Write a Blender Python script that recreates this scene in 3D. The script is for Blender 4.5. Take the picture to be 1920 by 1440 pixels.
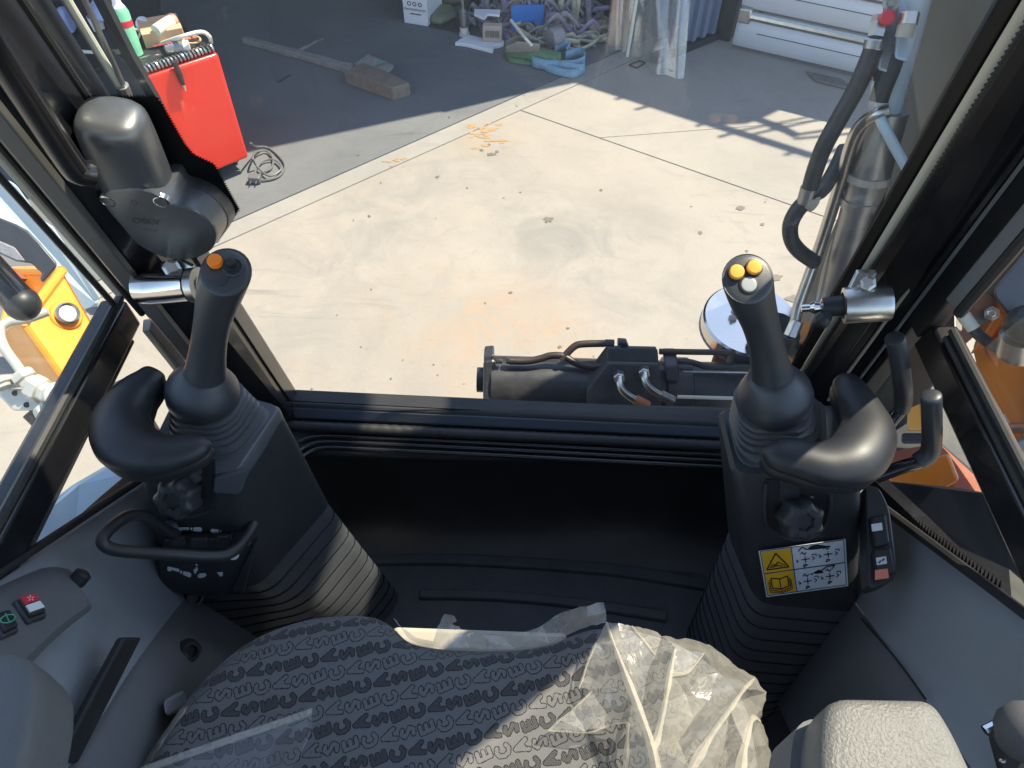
import bpy, bmesh, math, random
from mathutils import Vector, Matrix, noise
random.seed(7)
for o in list(bpy.data.objects): bpy.data.objects.remove(o)
S = bpy.context.scene
COL = S.collection
V = Vector
# ------------------------------------------------------------------ camera
FPX = 1380.0
TH, YAW, ROLL = math.radians(49.5), math.radians(0.5), math.radians(1.0)
EYE = V((0, 0, 1.85))
RM = (Matrix.Rotation(YAW, 4, 'Z') @ Matrix.Rotation(math.pi/2-TH, 4, 'X') @ Matrix.Rotation(ROLL, 4, 'Z'))
cam = bpy.data.cameras.new('camera'); camo = bpy.data.objects.new('camera', cam); COL.objects.link(camo)
cam.sensor_width = 36.0; cam.lens = 36.0*FPX/1920.0; cam.clip_start = 0.02; cam.clip_end = 300
camo.matrix_world = Matrix.Translation(EYE) @ RM
S.camera = camo
# ------------------------------------------------------------------ light
AZ, EL = math.radians(62), math.radians(59)
SUN = V((math.sin(AZ)*math.cos(EL), math.cos(AZ)*math.cos(EL), math.sin(EL)))
w = bpy.data.worlds.new('World'); S.world = w; w.use_nodes = True
nt = w.node_tree; nt.nodes.clear()
sky = nt.nodes.new('ShaderNodeTexSky'); sky.sky_type = 'NISHITA'; sky.sun_disc = False
sky.sun_elevation = EL; sky.sun_rotation = AZ; sky.dust_density = 0.3; sky.ozone_density = 1.6
bg = nt.nodes.new('ShaderNodeBackground'); bg.inputs['Strength'].default_value = 0.15
wo = nt.nodes.new('ShaderNodeOutputWorld')
hs_ = nt.nodes.new('ShaderNodeHueSaturation'); hs_.inputs['Saturation'].default_value = .84
nt.links.new(sky.outputs[0], hs_.inputs['Color']); nt.links.new(hs_.outputs[0], bg.inputs[0]); nt.links.new(bg.outputs[0], wo.inputs[0])
sl = bpy.data.lights.new('sun', 'SUN'); sl.energy = 4.1; sl.angle = math.radians(0.55); sl.color = (1, .90, .72)
so = bpy.data.objects.new('sun', sl); COL.objects.link(so)
so.rotation_mode = 'QUATERNION'; so.rotation_quaternion = SUN.to_track_quat('Z', 'Y'); so.location = (3, 2, 8)
S.view_settings.view_transform = 'Standard'; S.view_settings.look = 'None'
S.view_settings.exposure = 1.45; S.view_settings.gamma = 1.0; S.view_settings.use_curve_mapping = False
S.cycles.max_bounces = 14; S.cycles.transparent_max_bounces = 24; S.cycles.diffuse_bounces = 6

# ------------------------------------------------------------------ measuring the photograph
def ray(px, py): return RM.to_3x3() @ V(((px-960)/FPX, (720-py)/FPX, -1.0))
def PP(px, py, d): return EYE + ray(px, py)*d
def PZ(px, py, z):
    r = ray(px, py); return EYE + r*((z-EYE.z)/r.z)
def PX(px, py, x):
    r = ray(px, py); return EYE + r*(x/r.x)
def PL(px, py, p0, n):
    r = ray(px, py); return EYE + r*((p0-EYE).dot(n)/r.dot(n))
WP0, WN = V((0, .70, 1.85-.883)), V((0, 1, .224)).normalized()      # windscreen plane
def PW(px, py, off=0): return PL(px, py, WP0-WN*off, WN)
ZB = 1.85                                                          # heights below the eye are given as ZB-h
def vert_at(px, py, base):                                         # point above 'base' seen at this pixel row
    r = ray(px, py); k = (base.y-EYE.y)/r.y
    return EYE.z + r.z*k

# ------------------------------------------------------------------ mesh helpers
class MB:
    def __init__(s): s.v = []; s.f = []
    def add(s, vs, fs):
        b = len(s.v); s.v += [V(p) for p in vs]; s.f += [[b+i for i in f] for f in fs]; return s
    def hexa(s, p):                       # 4 bottom, 4 top
        return s.add(p, [(3,2,1,0),(4,5,6,7),(0,1,5,4),(1,2,6,5),(2,3,7,6),(3,0,4,7)])
    def box(s, c, sz, R=None):
        R = R or Matrix.Identity(3); c = V(c); x, y, z = [t/2 for t in sz]
        return s.hexa([c+R@V(q) for q in ((-x,-y,-z),(x,-y,-z),(x,y,-z),(-x,y,-z),(-x,-y,z),(x,-y,z),(x,y,z),(-x,y,z))])
    def prism(s, poly, vec):
        n = len(poly); vec = V(vec); p = [V(q) for q in poly]
        return s.add(p+[q+vec for q in p], [list(range(n))[::-1], [n+i for i in range(n)]]+[(i,(i+1)%n,n+(i+1)%n,n+i) for i in range(n)])
    def loft(s, rings, capa=True, capb=True, closed=True):
        n = len(rings[0]); b = len(s.v)
        for r in rings: s.v += [V(p) for p in r]
        m = n if closed else n-1
        for k in range(len(rings)-1):
            for i in range(m):
                j = (i+1) % n
                s.f.append([b+k*n+i, b+k*n+j, b+(k+1)*n+j, b+(k+1)*n+i])
        if closed and capa: s.f.append([b+i for i in range(n)][::-1])
        if closed and capb: s.f.append([b+(len(rings)-1)*n+i for i in range(n)])
        return s
    def tube(s, pts, r, n=10, cap=True, closed=False):
        pts = [V(p) for p in pts]; rr = r if isinstance(r, (list, tuple)) else [r]*len(pts)
        rings = []; up = None
        for i, p in enumerate(pts):
            a = pts[i-1] if (i > 0 or closed) else p
            c = pts[(i+1) % len(pts)] if (i < len(pts)-1 or closed) else p
            t = (c-a).normalized()
            if up is None:
                up = t.orthogonal().normalized()
            up = (up - t*up.dot(t)).normalized(); sd = t.cross(up)
            rings.append([p+(up*math.cos(q)+sd*math.sin(q))*rr[i] for q in [2*math.pi*k/n for k in range(n)]])
        if closed: rings.append(rings[0])
        return s.loft(rings, cap and not closed, cap and not closed)
    def lathe(s, p, axis, prof, n=20, capa=True, capb=True, ref=None, asp=1):     # prof: (distance along axis, radius)
        p = V(p); a = V(axis).normalized(); u = V(ref) if ref else a.orthogonal(); u = (u-a*u.dot(a)).normalized(); w_ = a.cross(u)
        rings = [[p+a*t+(u*math.cos(q)+w_*math.sin(q)*asp)*r for q in [2*math.pi*k/n for k in range(n)]] for t, r in prof]
        return s.loft(rings, capa, capb)
    def grid(s, rows):
        return s.loft(rows, closed=False)
    def ribbon(s, pts, side, wd):          # flat strap along pts
        a = [V(p)-V(side)*wd/2 for p in pts]; b = [V(p)+V(side)*wd/2 for p in pts]
        return s.loft([a, b], closed=False)
    def ball(s, c, r, sc=(1,1,1), n=14, m=9):
        rings = []
        for k in range(1, m):
            t = math.pi*k/m
            rings.append([V(c)+V((math.sin(t)*math.cos(q)*sc[0], math.sin(t)*math.sin(q)*sc[1], -math.cos(t)*sc[2]))*r for q in [2*math.pi*i/n for i in range(n)]])
        return s.loft(rings)
def cr(pts, n=6):                          # Catmull-Rom through points (tuples of any length)
    P = [list(p) for p in pts]; P = [[2*a-b for a, b in zip(P[0], P[1])]]+P+[[2*a-b for a, b in zip(P[-1], P[-2])]]
    out = []
    for i in range(1, len(P)-2):
        for k in range(n):
            t = k/n
            out.append([.5*((2*b)+(-a+c)*t+(2*a-5*b+4*c-d)*t*t+(-a+3*b-3*c+d)*t**3) for a, b, c, d in zip(P[i-1], P[i], P[i+1], P[i+2])])
    out.append(P[-2]); return out
def rpoly(pts, r, n=5):                    # rounded polygon in 3D (planar-ish)
    out = []; m = len(pts)
    for i in range(m):
        p, a, b = V(pts[i]), V(pts[i-1]), V(pts[(i+1) % m])
        ra = min(r, (a-p).length*.45, (b-p).length*.45)
        s_, e = p+(a-p).normalized()*ra, p+(b-p).normalized()*ra
        for k in range(n+1):
            t = k/n; out.append(s_*(1-t)**2+p*2*t*(1-t)+e*t*t)
    return out
def shift(ring, s, c=None):
    c = c or sum((V(p) for p in ring), V())/len(ring)
    return [c+(V(p)-c)*s for p in ring]
def thing(name, label, cat, loc=(0,0,0), group=None, kind=None):
    o = bpy.data.objects.new(name, None); COL.objects.link(o); o.location = loc; o.empty_display_size = .05
    o['label'] = label; o['category'] = cat
    if group: o['group'] = group
    if kind: o['kind'] = kind
    o['_o'] = list(loc); return o
def obj(name, mb, mat, parent=None, sm=35, bev=0, seg=2, solid=0, sub=0, label=None, cat=None, group=None, kind=None, org=None):
    og = V(parent['_o']) if parent else V(org or (0,0,0))
    me = bpy.data.meshes.new(name)
    me.from_pydata([tuple(p-og) for p in mb.v], [], [tuple(f) for f in mb.f]); me.validate()
    bm = bmesh.new(); bm.from_mesh(me); bmesh.ops.recalc_face_normals(bm, faces=bm.faces); bm.to_mesh(me); bm.free()
    me.materials.append(mat)
    if sm: me.shade_smooth(); me.set_sharp_from_angle(angle=math.radians(sm))
    o = bpy.data.objects.new(name, me); COL.objects.link(o)
    if parent: o.parent = parent
    else: o.location = og
    if solid:
        m = o.modifiers.new('solid', 'SOLIDIFY'); m.thickness = solid; m.offset = 0
    if bev:
        m = o.modifiers.new('bevel', 'BEVEL'); m.width = bev; m.segments = seg; m.limit_method = 'ANGLE'; m.angle_limit = math.radians(32)
    if sub:
        m = o.modifiers.new('sub', 'SUBSURF'); m.levels = sub; m.render_levels = sub
    o['_o'] = list(og)
    if label: o['label'] = label
    if cat: o['category'] = cat
    if group: o['group'] = group
    if kind: o['kind'] = kind
    return o
def vec(t, *ix): return V([t[i] for i in ix])

# ------------------------------------------------------------------ materials
def nodes(name):
    m = bpy.data.materials.new(name); m.use_nodes = True; t = m.node_tree; t.nodes.clear()
    out = t.nodes.new('ShaderNodeOutputMaterial'); b = t.nodes.new('ShaderNodeBsdfPrincipled')
    t.links.new(b.outputs[0], out.inputs[0])
    return m, t, b, out
def N(t, kind, **kw):
    n = t.nodes.new(kind)
    for k, v in kw.items():
        if k in n.inputs: n.inputs[k].default_value = v
        else: setattr(n, k, v)
    return n
def pm(name, col, rough=.5, metal=0, var=.15, vs=12, bump=0, bs=400, spec=.5, dust=0, coat=0, rvar=.1):
    m, t, b, out = nodes(name); L = t.links.new
    tc = N(t, 'ShaderNodeTexCoord')
    nz = N(t, 'ShaderNodeTexNoise', Scale=vs, Detail=5.0); L(tc.outputs['Object'], nz.inputs['Vector'])
    rp = N(t, 'ShaderNodeMix', data_type='RGBA')
    c = V(col); rp.inputs[6].default_value = (*[max(0, x*(1-var)) for x in c], 1); rp.inputs[7].default_value = (*[min(1, x*(1+var)) for x in c], 1)
    L(nz.outputs['Fac'], rp.inputs[0]); colout = rp.outputs[2]
    mr = N(t, 'ShaderNodeMapRange'); mr.inputs['To Min'].default_value = max(.02, rough-rvar); mr.inputs['To Max'].default_value = min(1, rough+rvar)
    n2 = N(t, 'ShaderNodeTexNoise', Scale=vs*2.3, Detail=6.0, Roughness=.7); L(tc.outputs['Object'], n2.inputs['Vector'])
    L(n2.outputs['Fac'], mr.inputs['Value']); L(mr.outputs[0], b.inputs['Roughness'])
    if dust:
        n3 = N(t, 'ShaderNodeTexNoise', Scale=vs*1.2, Detail=8.0, Roughness=.75); L(tc.outputs['Object'], n3.inputs['Vector'])
        r3 = N(t, 'ShaderNodeMapRange'); r3.inputs['From Min'].default_value = .45; r3.inputs['From Max'].default_value = .75; r3.inputs['To Max'].default_value = dust
        L(n3.outputs['Fac'], r3.inputs['Value'])
        mx = N(t, 'ShaderNodeMix', data_type='RGBA'); mx.inputs[7].default_value = (.30, .25, .19, 1)
        L(r3.outputs[0], mx.inputs[0]); L(colout, mx.inputs[6]); colout = mx.outputs[2]
    L(colout, b.inputs['Base Color'])
    b.inputs['Metallic'].default_value = metal; b.inputs['Specular IOR Level'].default_value = spec
    if coat: b.inputs['Coat Weight'].default_value = coat; b.inputs['Coat Roughness'].default_value = .08
    if bump:
        nb = N(t, 'ShaderNodeTexNoise', Scale=bs, Detail=3.0); L(tc.outputs['Object'], nb.inputs['Vector'])
        bp = N(t, 'ShaderNodeBump', Strength=bump, Distance=.002); L(nb.outputs['Fac'], bp.inputs['Height']); L(bp.outputs[0], b.inputs['Normal'])
    return m
MT = {}
MT['black_plastic'] = pm('black_plastic', (.027,.029,.032), .46, var=.25, bump=.16, bs=900, dust=.035)
MT['grip_rubber'] = pm('grip_rubber', (.032,.035,.040), .42, var=.2, spec=.65, bump=.10, bs=1300, dust=.03)
MT['soft_vinyl'] = pm('soft_vinyl', (.018,.019,.022), .47, var=.2, bump=.05, bs=700, dust=.03)
MT['bellows'] = pm('bellows', (.072,.079,.088), .45, var=.25, spec=.7, bump=.05, bs=500, dust=.06)
MT['matte_black'] = pm('matte_black', (.012,.012,.013), .55, var=.3, bump=.08, bs=600, dust=.03)
MT['front_panel'] = pm('front_panel', (.020,.021,.023), .42, var=.3, spec=.7, bump=.15, bs=900, dust=.06)
MT['paint_black'] = pm('paint_black', (.010,.010,.012), .24, var=.2, bump=.03, bs=60, dust=.02, coat=.3)
MT['frit'] = pm('frit', (.005,.005,.006), .5, var=.1, spec=.2)
MT['seal_rubber'] = pm('seal_rubber', (.018,.018,.019), .5, var=.3, bump=.15, bs=900, dust=.05)
MT['seal_grey'] = pm('seal_grey', (.16,.165,.17), .42, var=.15, bump=.05, bs=500, dust=.1)
MT['cream_trim'] = pm('cream_trim', (.42,.385,.31), .6, var=.1, bump=.1, bs=500, dust=.05)
MT['grey_trim'] = pm('grey_trim', (.205,.218,.232), .58, var=.06, vs=6, bump=.35, bs=1400, dust=.03)
MT['grey_trim_dark'] = pm('grey_trim_dark', (.105,.107,.110), .6, var=.08, vs=6, bump=.35, bs=1400, dust=.03)
MT['floor_rubber'] = pm('floor_rubber', (.060,.066,.076), .62, var=.25, vs=20, bump=.3, bs=1500, dust=.07)
MT['cover_plastic'] = pm('cover_plastic', (.055,.059,.065), .36, var=.15, spec=1.0, bump=.06, bs=1200, dust=.02)
MT['chrome'] = pm('chrome', (.62,.60,.57), .16, 1.0, var=.08, bump=.02, bs=80)
MT['zinc'] = pm('zinc', (.52,.51,.48), .33, 1.0, var=.25, vs=40, bump=.05, bs=200)
MT['steel_dull'] = pm('steel_dull', (.33,.32,.31), .42, .9, var=.3, vs=30, bump=.08, bs=150)
MT['orange_button'] = pm('orange_button', (.85,.20,.015), .38, var=.05)
MT['amber_button'] = pm('amber_button', (.80,.36,.05), .40, var=.05)
MT['grey_button'] = pm('grey_button', (.30,.31,.31), .45, var=.1)
MT['white_print'] = pm('white_print', (.62,.65,.66), .6, var=.08)
MT['red_lamp'] = pm('red_lamp', (.60,.03,.05), .35, var=.1)
MT['coral_lamp'] = pm('coral_lamp', (.72,.20,.12), .4, var=.1)
MT['green_print'] = pm('green_print', (.05,.30,.16), .5)
MT['decal_yellow'] = pm('decal_yellow', (.72,.42,.02), .45, var=.05)
MT['decal_white'] = pm('decal_white', (.62,.68,.76), .45, var=.05)
MT['decal_ink'] = pm('decal_ink', (.015,.015,.018), .5)
MT['orange_paint'] = pm('orange_paint', (.76,.24,.014), .34, var=.1, vs=6, bump=.04, bs=60, dust=.06, coat=.25)
MT['red_paint'] = pm('red_paint', (.78,.030,.010), .33, var=.06, vs=5, bump=.03, bs=80, coat=.3)
MT['cyl_black'] = pm('cyl_black', (.022,.023,.025), .38, var=.3, vs=20, bump=.08, bs=200, dust=.16)
MT['pipe_brown'] = pm('pipe_brown', (.045,.032,.026), .4, .3, var=.3, dust=.1)
MT['hose_black'] = pm('hose_black', (.018,.018,.019), .5, var=.3, bump=.25, bs=500, dust=.15)
MT['armrest'] = pm('armrest', (.140,.134,.120), .46, var=.06, bump=.6, bs=520, dust=0)
MT['wood'] = pm('wood', (.19,.155,.12), .75, var=.35, vs=25, bump=.5, bs=90)
MT['wood_dark'] = pm('wood_dark', (.24,.235,.215), .75, var=.4, vs=30, bump=.4, bs=90)
MT['white_sheet'] = pm('white_sheet', (.72,.73,.76), .6, var=.06)
MT['door_white'] = pm('door_white', (.62,.64,.68), .5, var=.05, vs=5, bump=.05, bs=60, dust=.06)
MT['wall_blue'] = pm('wall_blue', (.13,.16,.24), .5, var=.12, vs=8, dust=.08)
MT['wall_grey'] = pm('wall_grey', (.20,.20,.20), .85, var=.2, vs=3, bump=.2, bs=40)
MT['roof_grey'] = pm('roof_grey', (.20,.20,.20), .7, var=.2)
MT['cable_white'] = pm('cable_white', (.62,.61,.52), .5, var=.1)
MT['cable_grey'] = pm('cable_grey', (.12,.12,.12), .5, var=.15)
MT['green_label'] = pm('green_label', (.20,.55,.33), .35, var=.4, vs=50)
MT['cardboard'] = pm('cardboard', (.68,.40,.22), .7, var=.15, vs=20)
MT['cloth_blue'] = pm('cloth_blue', (.32,.38,.62), .8, var=.25, vs=30, bump=.4, bs=60)
MT['pale_blue'] = pm('pale_blue', (.42,.52,.58), .4, var=.12, vs=4)
MT['dark_steel'] = pm('dark_steel', (.035,.038,.042), .5, .4, var=.3, dust=.1)
MT['strap_purple'] = pm('strap_purple', (.23,.185,.34), .85, var=.3, vs=60, bump=.4, bs=300)
MT['strap_tan'] = pm('strap_tan', (.46,.43,.32), .85, var=.3, vs=60, bump=.4, bs=300)
MT['strap_grey'] = pm('strap_grey', (.22,.22,.24), .85, var=.3, vs=60, bump=.4, bs=300)
MT['strap_orange'] = pm('strap_orange', (.50,.20,.06), .85, var=.3, vs=60, bump=.4, bs=300)
MT['strap_green'] = pm('strap_green', (.08,.17,.09), .85, var=.5, vs=40, bump=.4, bs=300)
MT['strap_cyan'] = pm('strap_cyan', (.17,.30,.39), .85, var=.4, vs=30, bump=.4, bs=300)
MT['paint_blue'] = pm('paint_blue', (.015,.17,.55), .4, var=.15, dust=.05)
MT['terracotta'] = pm('terracotta', (.45,.17,.07), .8, var=.2)
MT['pink_block'] = pm('pink_block', (.48,.36,.31), .8, var=.15, vs=40)
MT['rust'] = pm('rust', (.30,.085,.04), .7, var=.35, vs=20, bump=.3, bs=100)

def glass(name, tint=(1,1,1), haze=.012, rough=0.0):
    m = bpy.data.materials.new(name); m.use_nodes = True; t = m.node_tree; t.nodes.clear(); L = t.links.new
    out = N(t, 'ShaderNodeOutputMaterial'); tr = N(t, 'ShaderNodeBsdfTransparent'); tr.inputs[0].default_value = (*tint, 1)
    gl = N(t, 'ShaderNodeBsdfGlossy', Roughness=rough); df = N(t, 'ShaderNodeBsdfDiffuse'); df.inputs[0].default_value = (.7,.72,.75,1)
    lw = N(t, 'ShaderNodeLayerWeight'); pw = N(t, 'ShaderNodeMath', operation='POWER'); pw.inputs[1].default_value = 5.0; L(lw.outputs['Facing'], pw.inputs[0])
    fr = N(t, 'ShaderNodeMath', operation='MULTIPLY_ADD'); fr.inputs[1].default_value = .9; fr.inputs[2].default_value = .05; L(pw.outputs[0], fr.inputs[0])
    tc = N(t, 'ShaderNodeTexCoord'); nz = N(t, 'ShaderNodeTexNoise', Scale=5.0, Detail=8.0, Roughness=.7); L(tc.outputs['Object'], nz.inputs['Vector'])
    mr = N(t, 'ShaderNodeMapRange'); mr.inputs['From Min'].default_value = .3; mr.inputs['From Max'].default_value = .8; mr.inputs['To Min'].default_value = haze*.5; mr.inputs['To Max'].default_value = haze*2
    L(nz.outputs['Fac'], mr.inputs['Value'])
    m1 = N(t, 'ShaderNodeMixShader'); L(fr.outputs[0], m1.inputs[0]); L(tr.outputs[0], m1.inputs[1]); L(gl.outputs[0], m1.inputs[2])
    m2 = N(t, 'ShaderNodeMixShader'); L(mr.outputs[0], m2.inputs[0]); L(m1.outputs[0], m2.inputs[1]); L(df.outputs[0], m2.inputs[2])
    L(m2.outputs[0], out.inputs[0]); return m
MT['glass'] = glass('window_glass', (.95,.975,.965), .048)
MT['glass_side'] = glass('side_glass', (.93,.96,.95), .03)
def film(name, col, alpha, gloss=.12, bs=60):
    m = bpy.data.materials.new(name); m.use_nodes = True; t = m.node_tree; t.nodes.clear(); L = t.links.new
    out = N(t, 'ShaderNodeOutputMaterial'); tr = N(t, 'ShaderNodeBsdfTransparent'); tr.inputs[0].default_value = (.97,.96,.94,1)
    df = N(t, 'ShaderNodeBsdfDiffuse'); df.inputs[0].default_value = (*col, 1)
    tl = N(t, 'ShaderNodeBsdfTranslucent'); tl.inputs[0].default_value = (*col, 1)
    gl = N(t, 'ShaderNodeBsdfGlossy', Roughness=.22)
    tc = N(t, 'ShaderNodeTexCoord'); nz = N(t, 'ShaderNodeTexNoise', Scale=14.0, Detail=6.0, Roughness=.65); L(tc.outputs['Object'], nz.inputs['Vector'])
    mr = N(t, 'ShaderNodeMapRange'); mr.inputs['From Min'].default_value = .3; mr.inputs['From Max'].default_value = .75; mr.inputs['To Min'].default_value = alpha-.15; mr.inputs['To Max'].default_value = min(1, alpha+.15)
    L(nz.outputs['Fac'], mr.inputs['Value'])
    vo = N(t, 'ShaderNodeTexNoise', Scale=bs, Detail=5.0, Distortion=1.2); L(tc.outputs['Object'], vo.inputs['Vector'])
    bp = N(t, 'ShaderNodeBump', Strength=.5, Distance=.004); L(vo.outputs['Fac'], bp.inputs['Height'])
    for s_ in (df, tl, gl): L(bp.outputs[0], s_.inputs['Normal'])
    m0 = N(t, 'ShaderNodeMixShader', Fac=.5); L(df.outputs[0], m0.inputs[1]); L(tl.outputs[0], m0.inputs[2])
    m1 = N(t, 'ShaderNodeMixShader'); L(mr.outputs[0], m1.inputs[0]); L(tr.outputs[0], m1.inputs[1]); L(m0.outputs[0], m1.inputs[2])
    m2 = N(t, 'ShaderNodeMixShader', Fac=gloss); L(m1.outputs[0], m2.inputs[1]); L(gl.outputs[0], m2.inputs[2])
    L(m2.outputs[0], out.inputs[0]); return m
MT['wrap'] = film('plastic_wrap', (.90,.85,.75), .32, .07, 40)
MT['wrap_clear'] = film('clear_film', (.60,.65,.64), .33, .16, 14)
MT['zinc_matte'] = pm('zinc_matte', (.58,.56,.48), .55, .55, var=.2, vs=40, bump=.05, bs=200)
MT['film_dark'] = film('thin_film', (.45,.43,.45), .22, .05, 9)
MT['wrap_fold'] = film('folded_film', (.90,.82,.68), .52, .04, 40)

def concrete(name, base, stain=.35, warm=(.42,.24,.12), tracks=True, patches=()):
    m, t, b, out = nodes(name); L = t.links.new
    tc = N(t, 'ShaderNodeTexCoord')
    def nz(s, d=6.0, r=.6, dis=0.0):
        n = N(t, 'ShaderNodeTexNoise', Scale=s, Detail=d, Roughness=r, Distortion=dis); L(tc.outputs['Object'], n.inputs['Vector']); return n.outputs['Fac']
    def rng(x, a, c, lo, hi):
        r = N(t, 'ShaderNodeMapRange'); r.inputs['From Min'].default_value = a; r.inputs['From Max'].default_value = c
        r.inputs['To Min'].default_value = lo; r.inputs['To Max'].default_value = hi; L(x, r.inputs['Value']); return r.outputs[0]
    def mix(f, a, c):
        x = N(t, 'ShaderNodeMix', data_type='RGBA'); L(f, x.inputs[0])
        for s_, q in ((6, a), (7, c)):
            if isinstance(q, tuple): x.inputs[s_].default_value = (*q, 1)
            else: L(q, x.inputs[s_])
        return x.outputs[2]
    B = V(base)
    c = mix(nz(3.0), tuple(B*.86), tuple(B*1.08))
    c = mix(rng(nz(1.1, 8, .7, .6), .46, .70, 0, stain*1.35), c, tuple((B.x*.62,B.y*.64,B.z*.68)))
    c = mix(rng(nz(4.5, 10, .8, 1.5), .52, .70, 0, .38), c, tuple((B.x*.60,B.y*.62,B.z*.66)))
    c = mix(rng(nz(2.2, 9, .75, .4), .56, .74, 0, .5), c, tuple(V((B.x*.95, B.y*.80, B.z*.66))))
    c = mix(rng(nz(38, 4, .6), .62, .75, 0, .35), c, tuple(B*.5))
    c = mix(rng(nz(150, 3, .6), .45, .75, 0, .3), c, tuple(B*.7))
    if tracks:      # straight and slightly curved scrape marks, in patches
        for ang, sc, lo in ((.7, 2.0, .60), (-.5, 2.6, .63), (1.9, 1.7, .62)):
            mp = N(t, 'ShaderNodeMapping'); mp.inputs['Rotation'].default_value = (0, 0, ang); mp.inputs['Scale'].default_value = (sc, sc*14, 1)
            ad = N(t, 'ShaderNodeTexNoise', Scale=.8, Detail=2.0); L(tc.outputs['Object'], ad.inputs['Vector'])
            av = N(t, 'ShaderNodeVectorMath', operation='MULTIPLY_ADD'); av.inputs[1].default_value = (.35,.35,0); L(ad.outputs['Color'], av.inputs[0]); L(tc.outputs['Object'], av.inputs[2])
            L(av.outputs[0], mp.inputs['Vector'])
            st = N(t, 'ShaderNodeTexNoise', Scale=1.0, Detail=4.0, Roughness=.6); L(mp.outputs[0], st.inputs['Vector'])
            k = N(t, 'ShaderNodeMath', operation='MULTIPLY'); L(rng(st.outputs['Fac'], lo, lo+.12, 0, .62), k.inputs[0]); L(rng(nz(1.3, 4), .48, .60, 0, 1), k.inputs[1])
            c = mix(k.outputs[0], c, tuple((B.x*.50,B.y*.53,B.z*.58)))
    for (cx, cy, rr_, col_, amt) in patches:        # clay and oil patches where the photograph has them
        sb_ = N(t, 'ShaderNodeVectorMath', operation='DISTANCE'); L(tc.outputs['Object'], sb_.inputs[0]); sb_.inputs[1].default_value = (cx, cy, 0)
        k = N(t, 'ShaderNodeMath', operation='MULTIPLY'); L(rng(sb_.outputs['Value'], rr_*.25, rr_, 1, 0), k.inputs[0]); L(rng(nz(3.5, 8, .7, 1.0), .42, .62, 0, amt), k.inputs[1])
        c = mix(k.outputs[0], c, col_)
    L(c, b.inputs['Base Color']); b.inputs['Roughness'].default_value = .85; b.inputs['Specular IOR Level'].default_value = .25
    bp = N(t, 'ShaderNodeBump', Strength=.35, Distance=.003); L(nz(90, 6, .7), bp.inputs['Height']); L(bp.outputs[0], b.inputs['Normal'])
    return m
def _g(px, py): p = PZ(px, py, 0); return p.x, p.y
MT['yard'] = concrete('yard_concrete', (.310,.281,.243), patches=((*_g(970,640), .42, (.37,.225,.135), .5), (*_g(800,560), .35, (.34,.25,.16), .35), (*_g(640,470), .5, (.20,.19,.175), .6), (*_g(1120,470), .45, (.19,.183,.17), .65), (*_g(760,330), .5, (.21,.20,.185), .6), (*_g(1010,420), .35, (.20,.193,.18), .6), (*_g(560,640), .3, (.22,.21,.19), .5), (*_g(1250,600), .35, (.21,.20,.185), .5), (*_g(905,255), .22, (.36,.25,.13), .4)))
MT['apron'] = concrete('apron_concrete', (.29,.275,.25))
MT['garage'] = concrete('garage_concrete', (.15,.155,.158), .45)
MT['right_yard'] = concrete('open_concrete', (.31,.285,.25), .3)
MT['stain_rust_reflection'] = pm('rust_reflection', (.36,.215,.105), .9, var=.3, vs=30)
MT['stain_oil'] = pm('oil_stain', (.135,.120,.098), .6, var=.3, vs=30)
# ================================================================== GROUND
def clip(poly, p, q, off=0.0, keep_left=True):
    p, q = V((p.x, p.y)), V((q.x, q.y)); d = (q-p).normalized(); n = V((-d.y, d.x)) if keep_left else V((d.y, -d.x))
    out = []
    val = [(a-p).dot(n)-off for a in poly]
    for i in range(len(poly)):
        a, b, va, vb = poly[i], poly[(i+1) % len(poly)], val[i], val[(i+1) % len(poly)]
        if va >= 0: out.append(a)
        if (va >= 0) != (vb >= 0): out.append(a+(b-a)*(va/(va-vb)))
    return out
def slab(name, poly, mat, z=0.0, t=.05):
    o = obj(name, MB().prism([V((a.x, a.y, z-t)) for a in poly], (0, 0, t)), mat, sm=0, bev=.003, kind='structure')
    return o
GR = MB().add([(-60,-60,-.03),(60,-60,-.03),(60,60,-.03),(-60,60,-.03)], [(0,1,2,3)])
obj('ground', GR, MT['matte_black'] if False else pm('dirt', (.10,.09,.075), .9, var=.3), sm=0, kind='structure')
l1a, l1b = PZ(452,408,0), PZ(954,187,0)
l2a, l2b = PZ(517,411,0), PZ(954,216,0)
lba, lbb = PZ(980,208,0), PZ(1500,390,0)
lca, lcb = PZ(1125,258,0), PZ(1360,240,0)
BIG = [V((-14,-12)), V((16,-12)), V((16,16)), V((-14,16))]
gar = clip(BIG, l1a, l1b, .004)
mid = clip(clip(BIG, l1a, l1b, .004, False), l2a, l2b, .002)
yard = clip(BIG, l2a, l2b, .002, False)
dirt_bar = clip(yard, lba, lbb, .0025, False)
rest = clip(yard, lba, lbb, .0025, True)
ra = clip(rest, lca, lcb, .0015, True); rb = clip(rest, lca, lcb, .0015, False)
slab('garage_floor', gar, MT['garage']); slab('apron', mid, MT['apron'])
slab('yard', dirt_bar, MT['yard']); slab('yard', ra, MT['right_yard']); slab('yard', rb, MT['right_yard'])
def blob(name, mat, spots, label, seed=1, z=.0008):       # stains and spatters: irregular thin patches lying on the concrete
    rnd = random.Random(seed); m = MB()
    for px, py, rx, ry in spots:
        c = PZ(px, py, z); ph = [rnd.uniform(.6, 1.25) for _ in range(14)]
        ring = []
        for k in range(14):
            a = 2*math.pi*k/14; q = PZ(px+rx*math.cos(a)*ph[k], py+ry*math.sin(a)*ph[k], z); ring.append(q)
        m.add(ring, [list(range(14))]); z += .00003
    obj(name, m, mat, sm=0, label=label, kind='stuff')
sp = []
rnd = random.Random(4)
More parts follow.
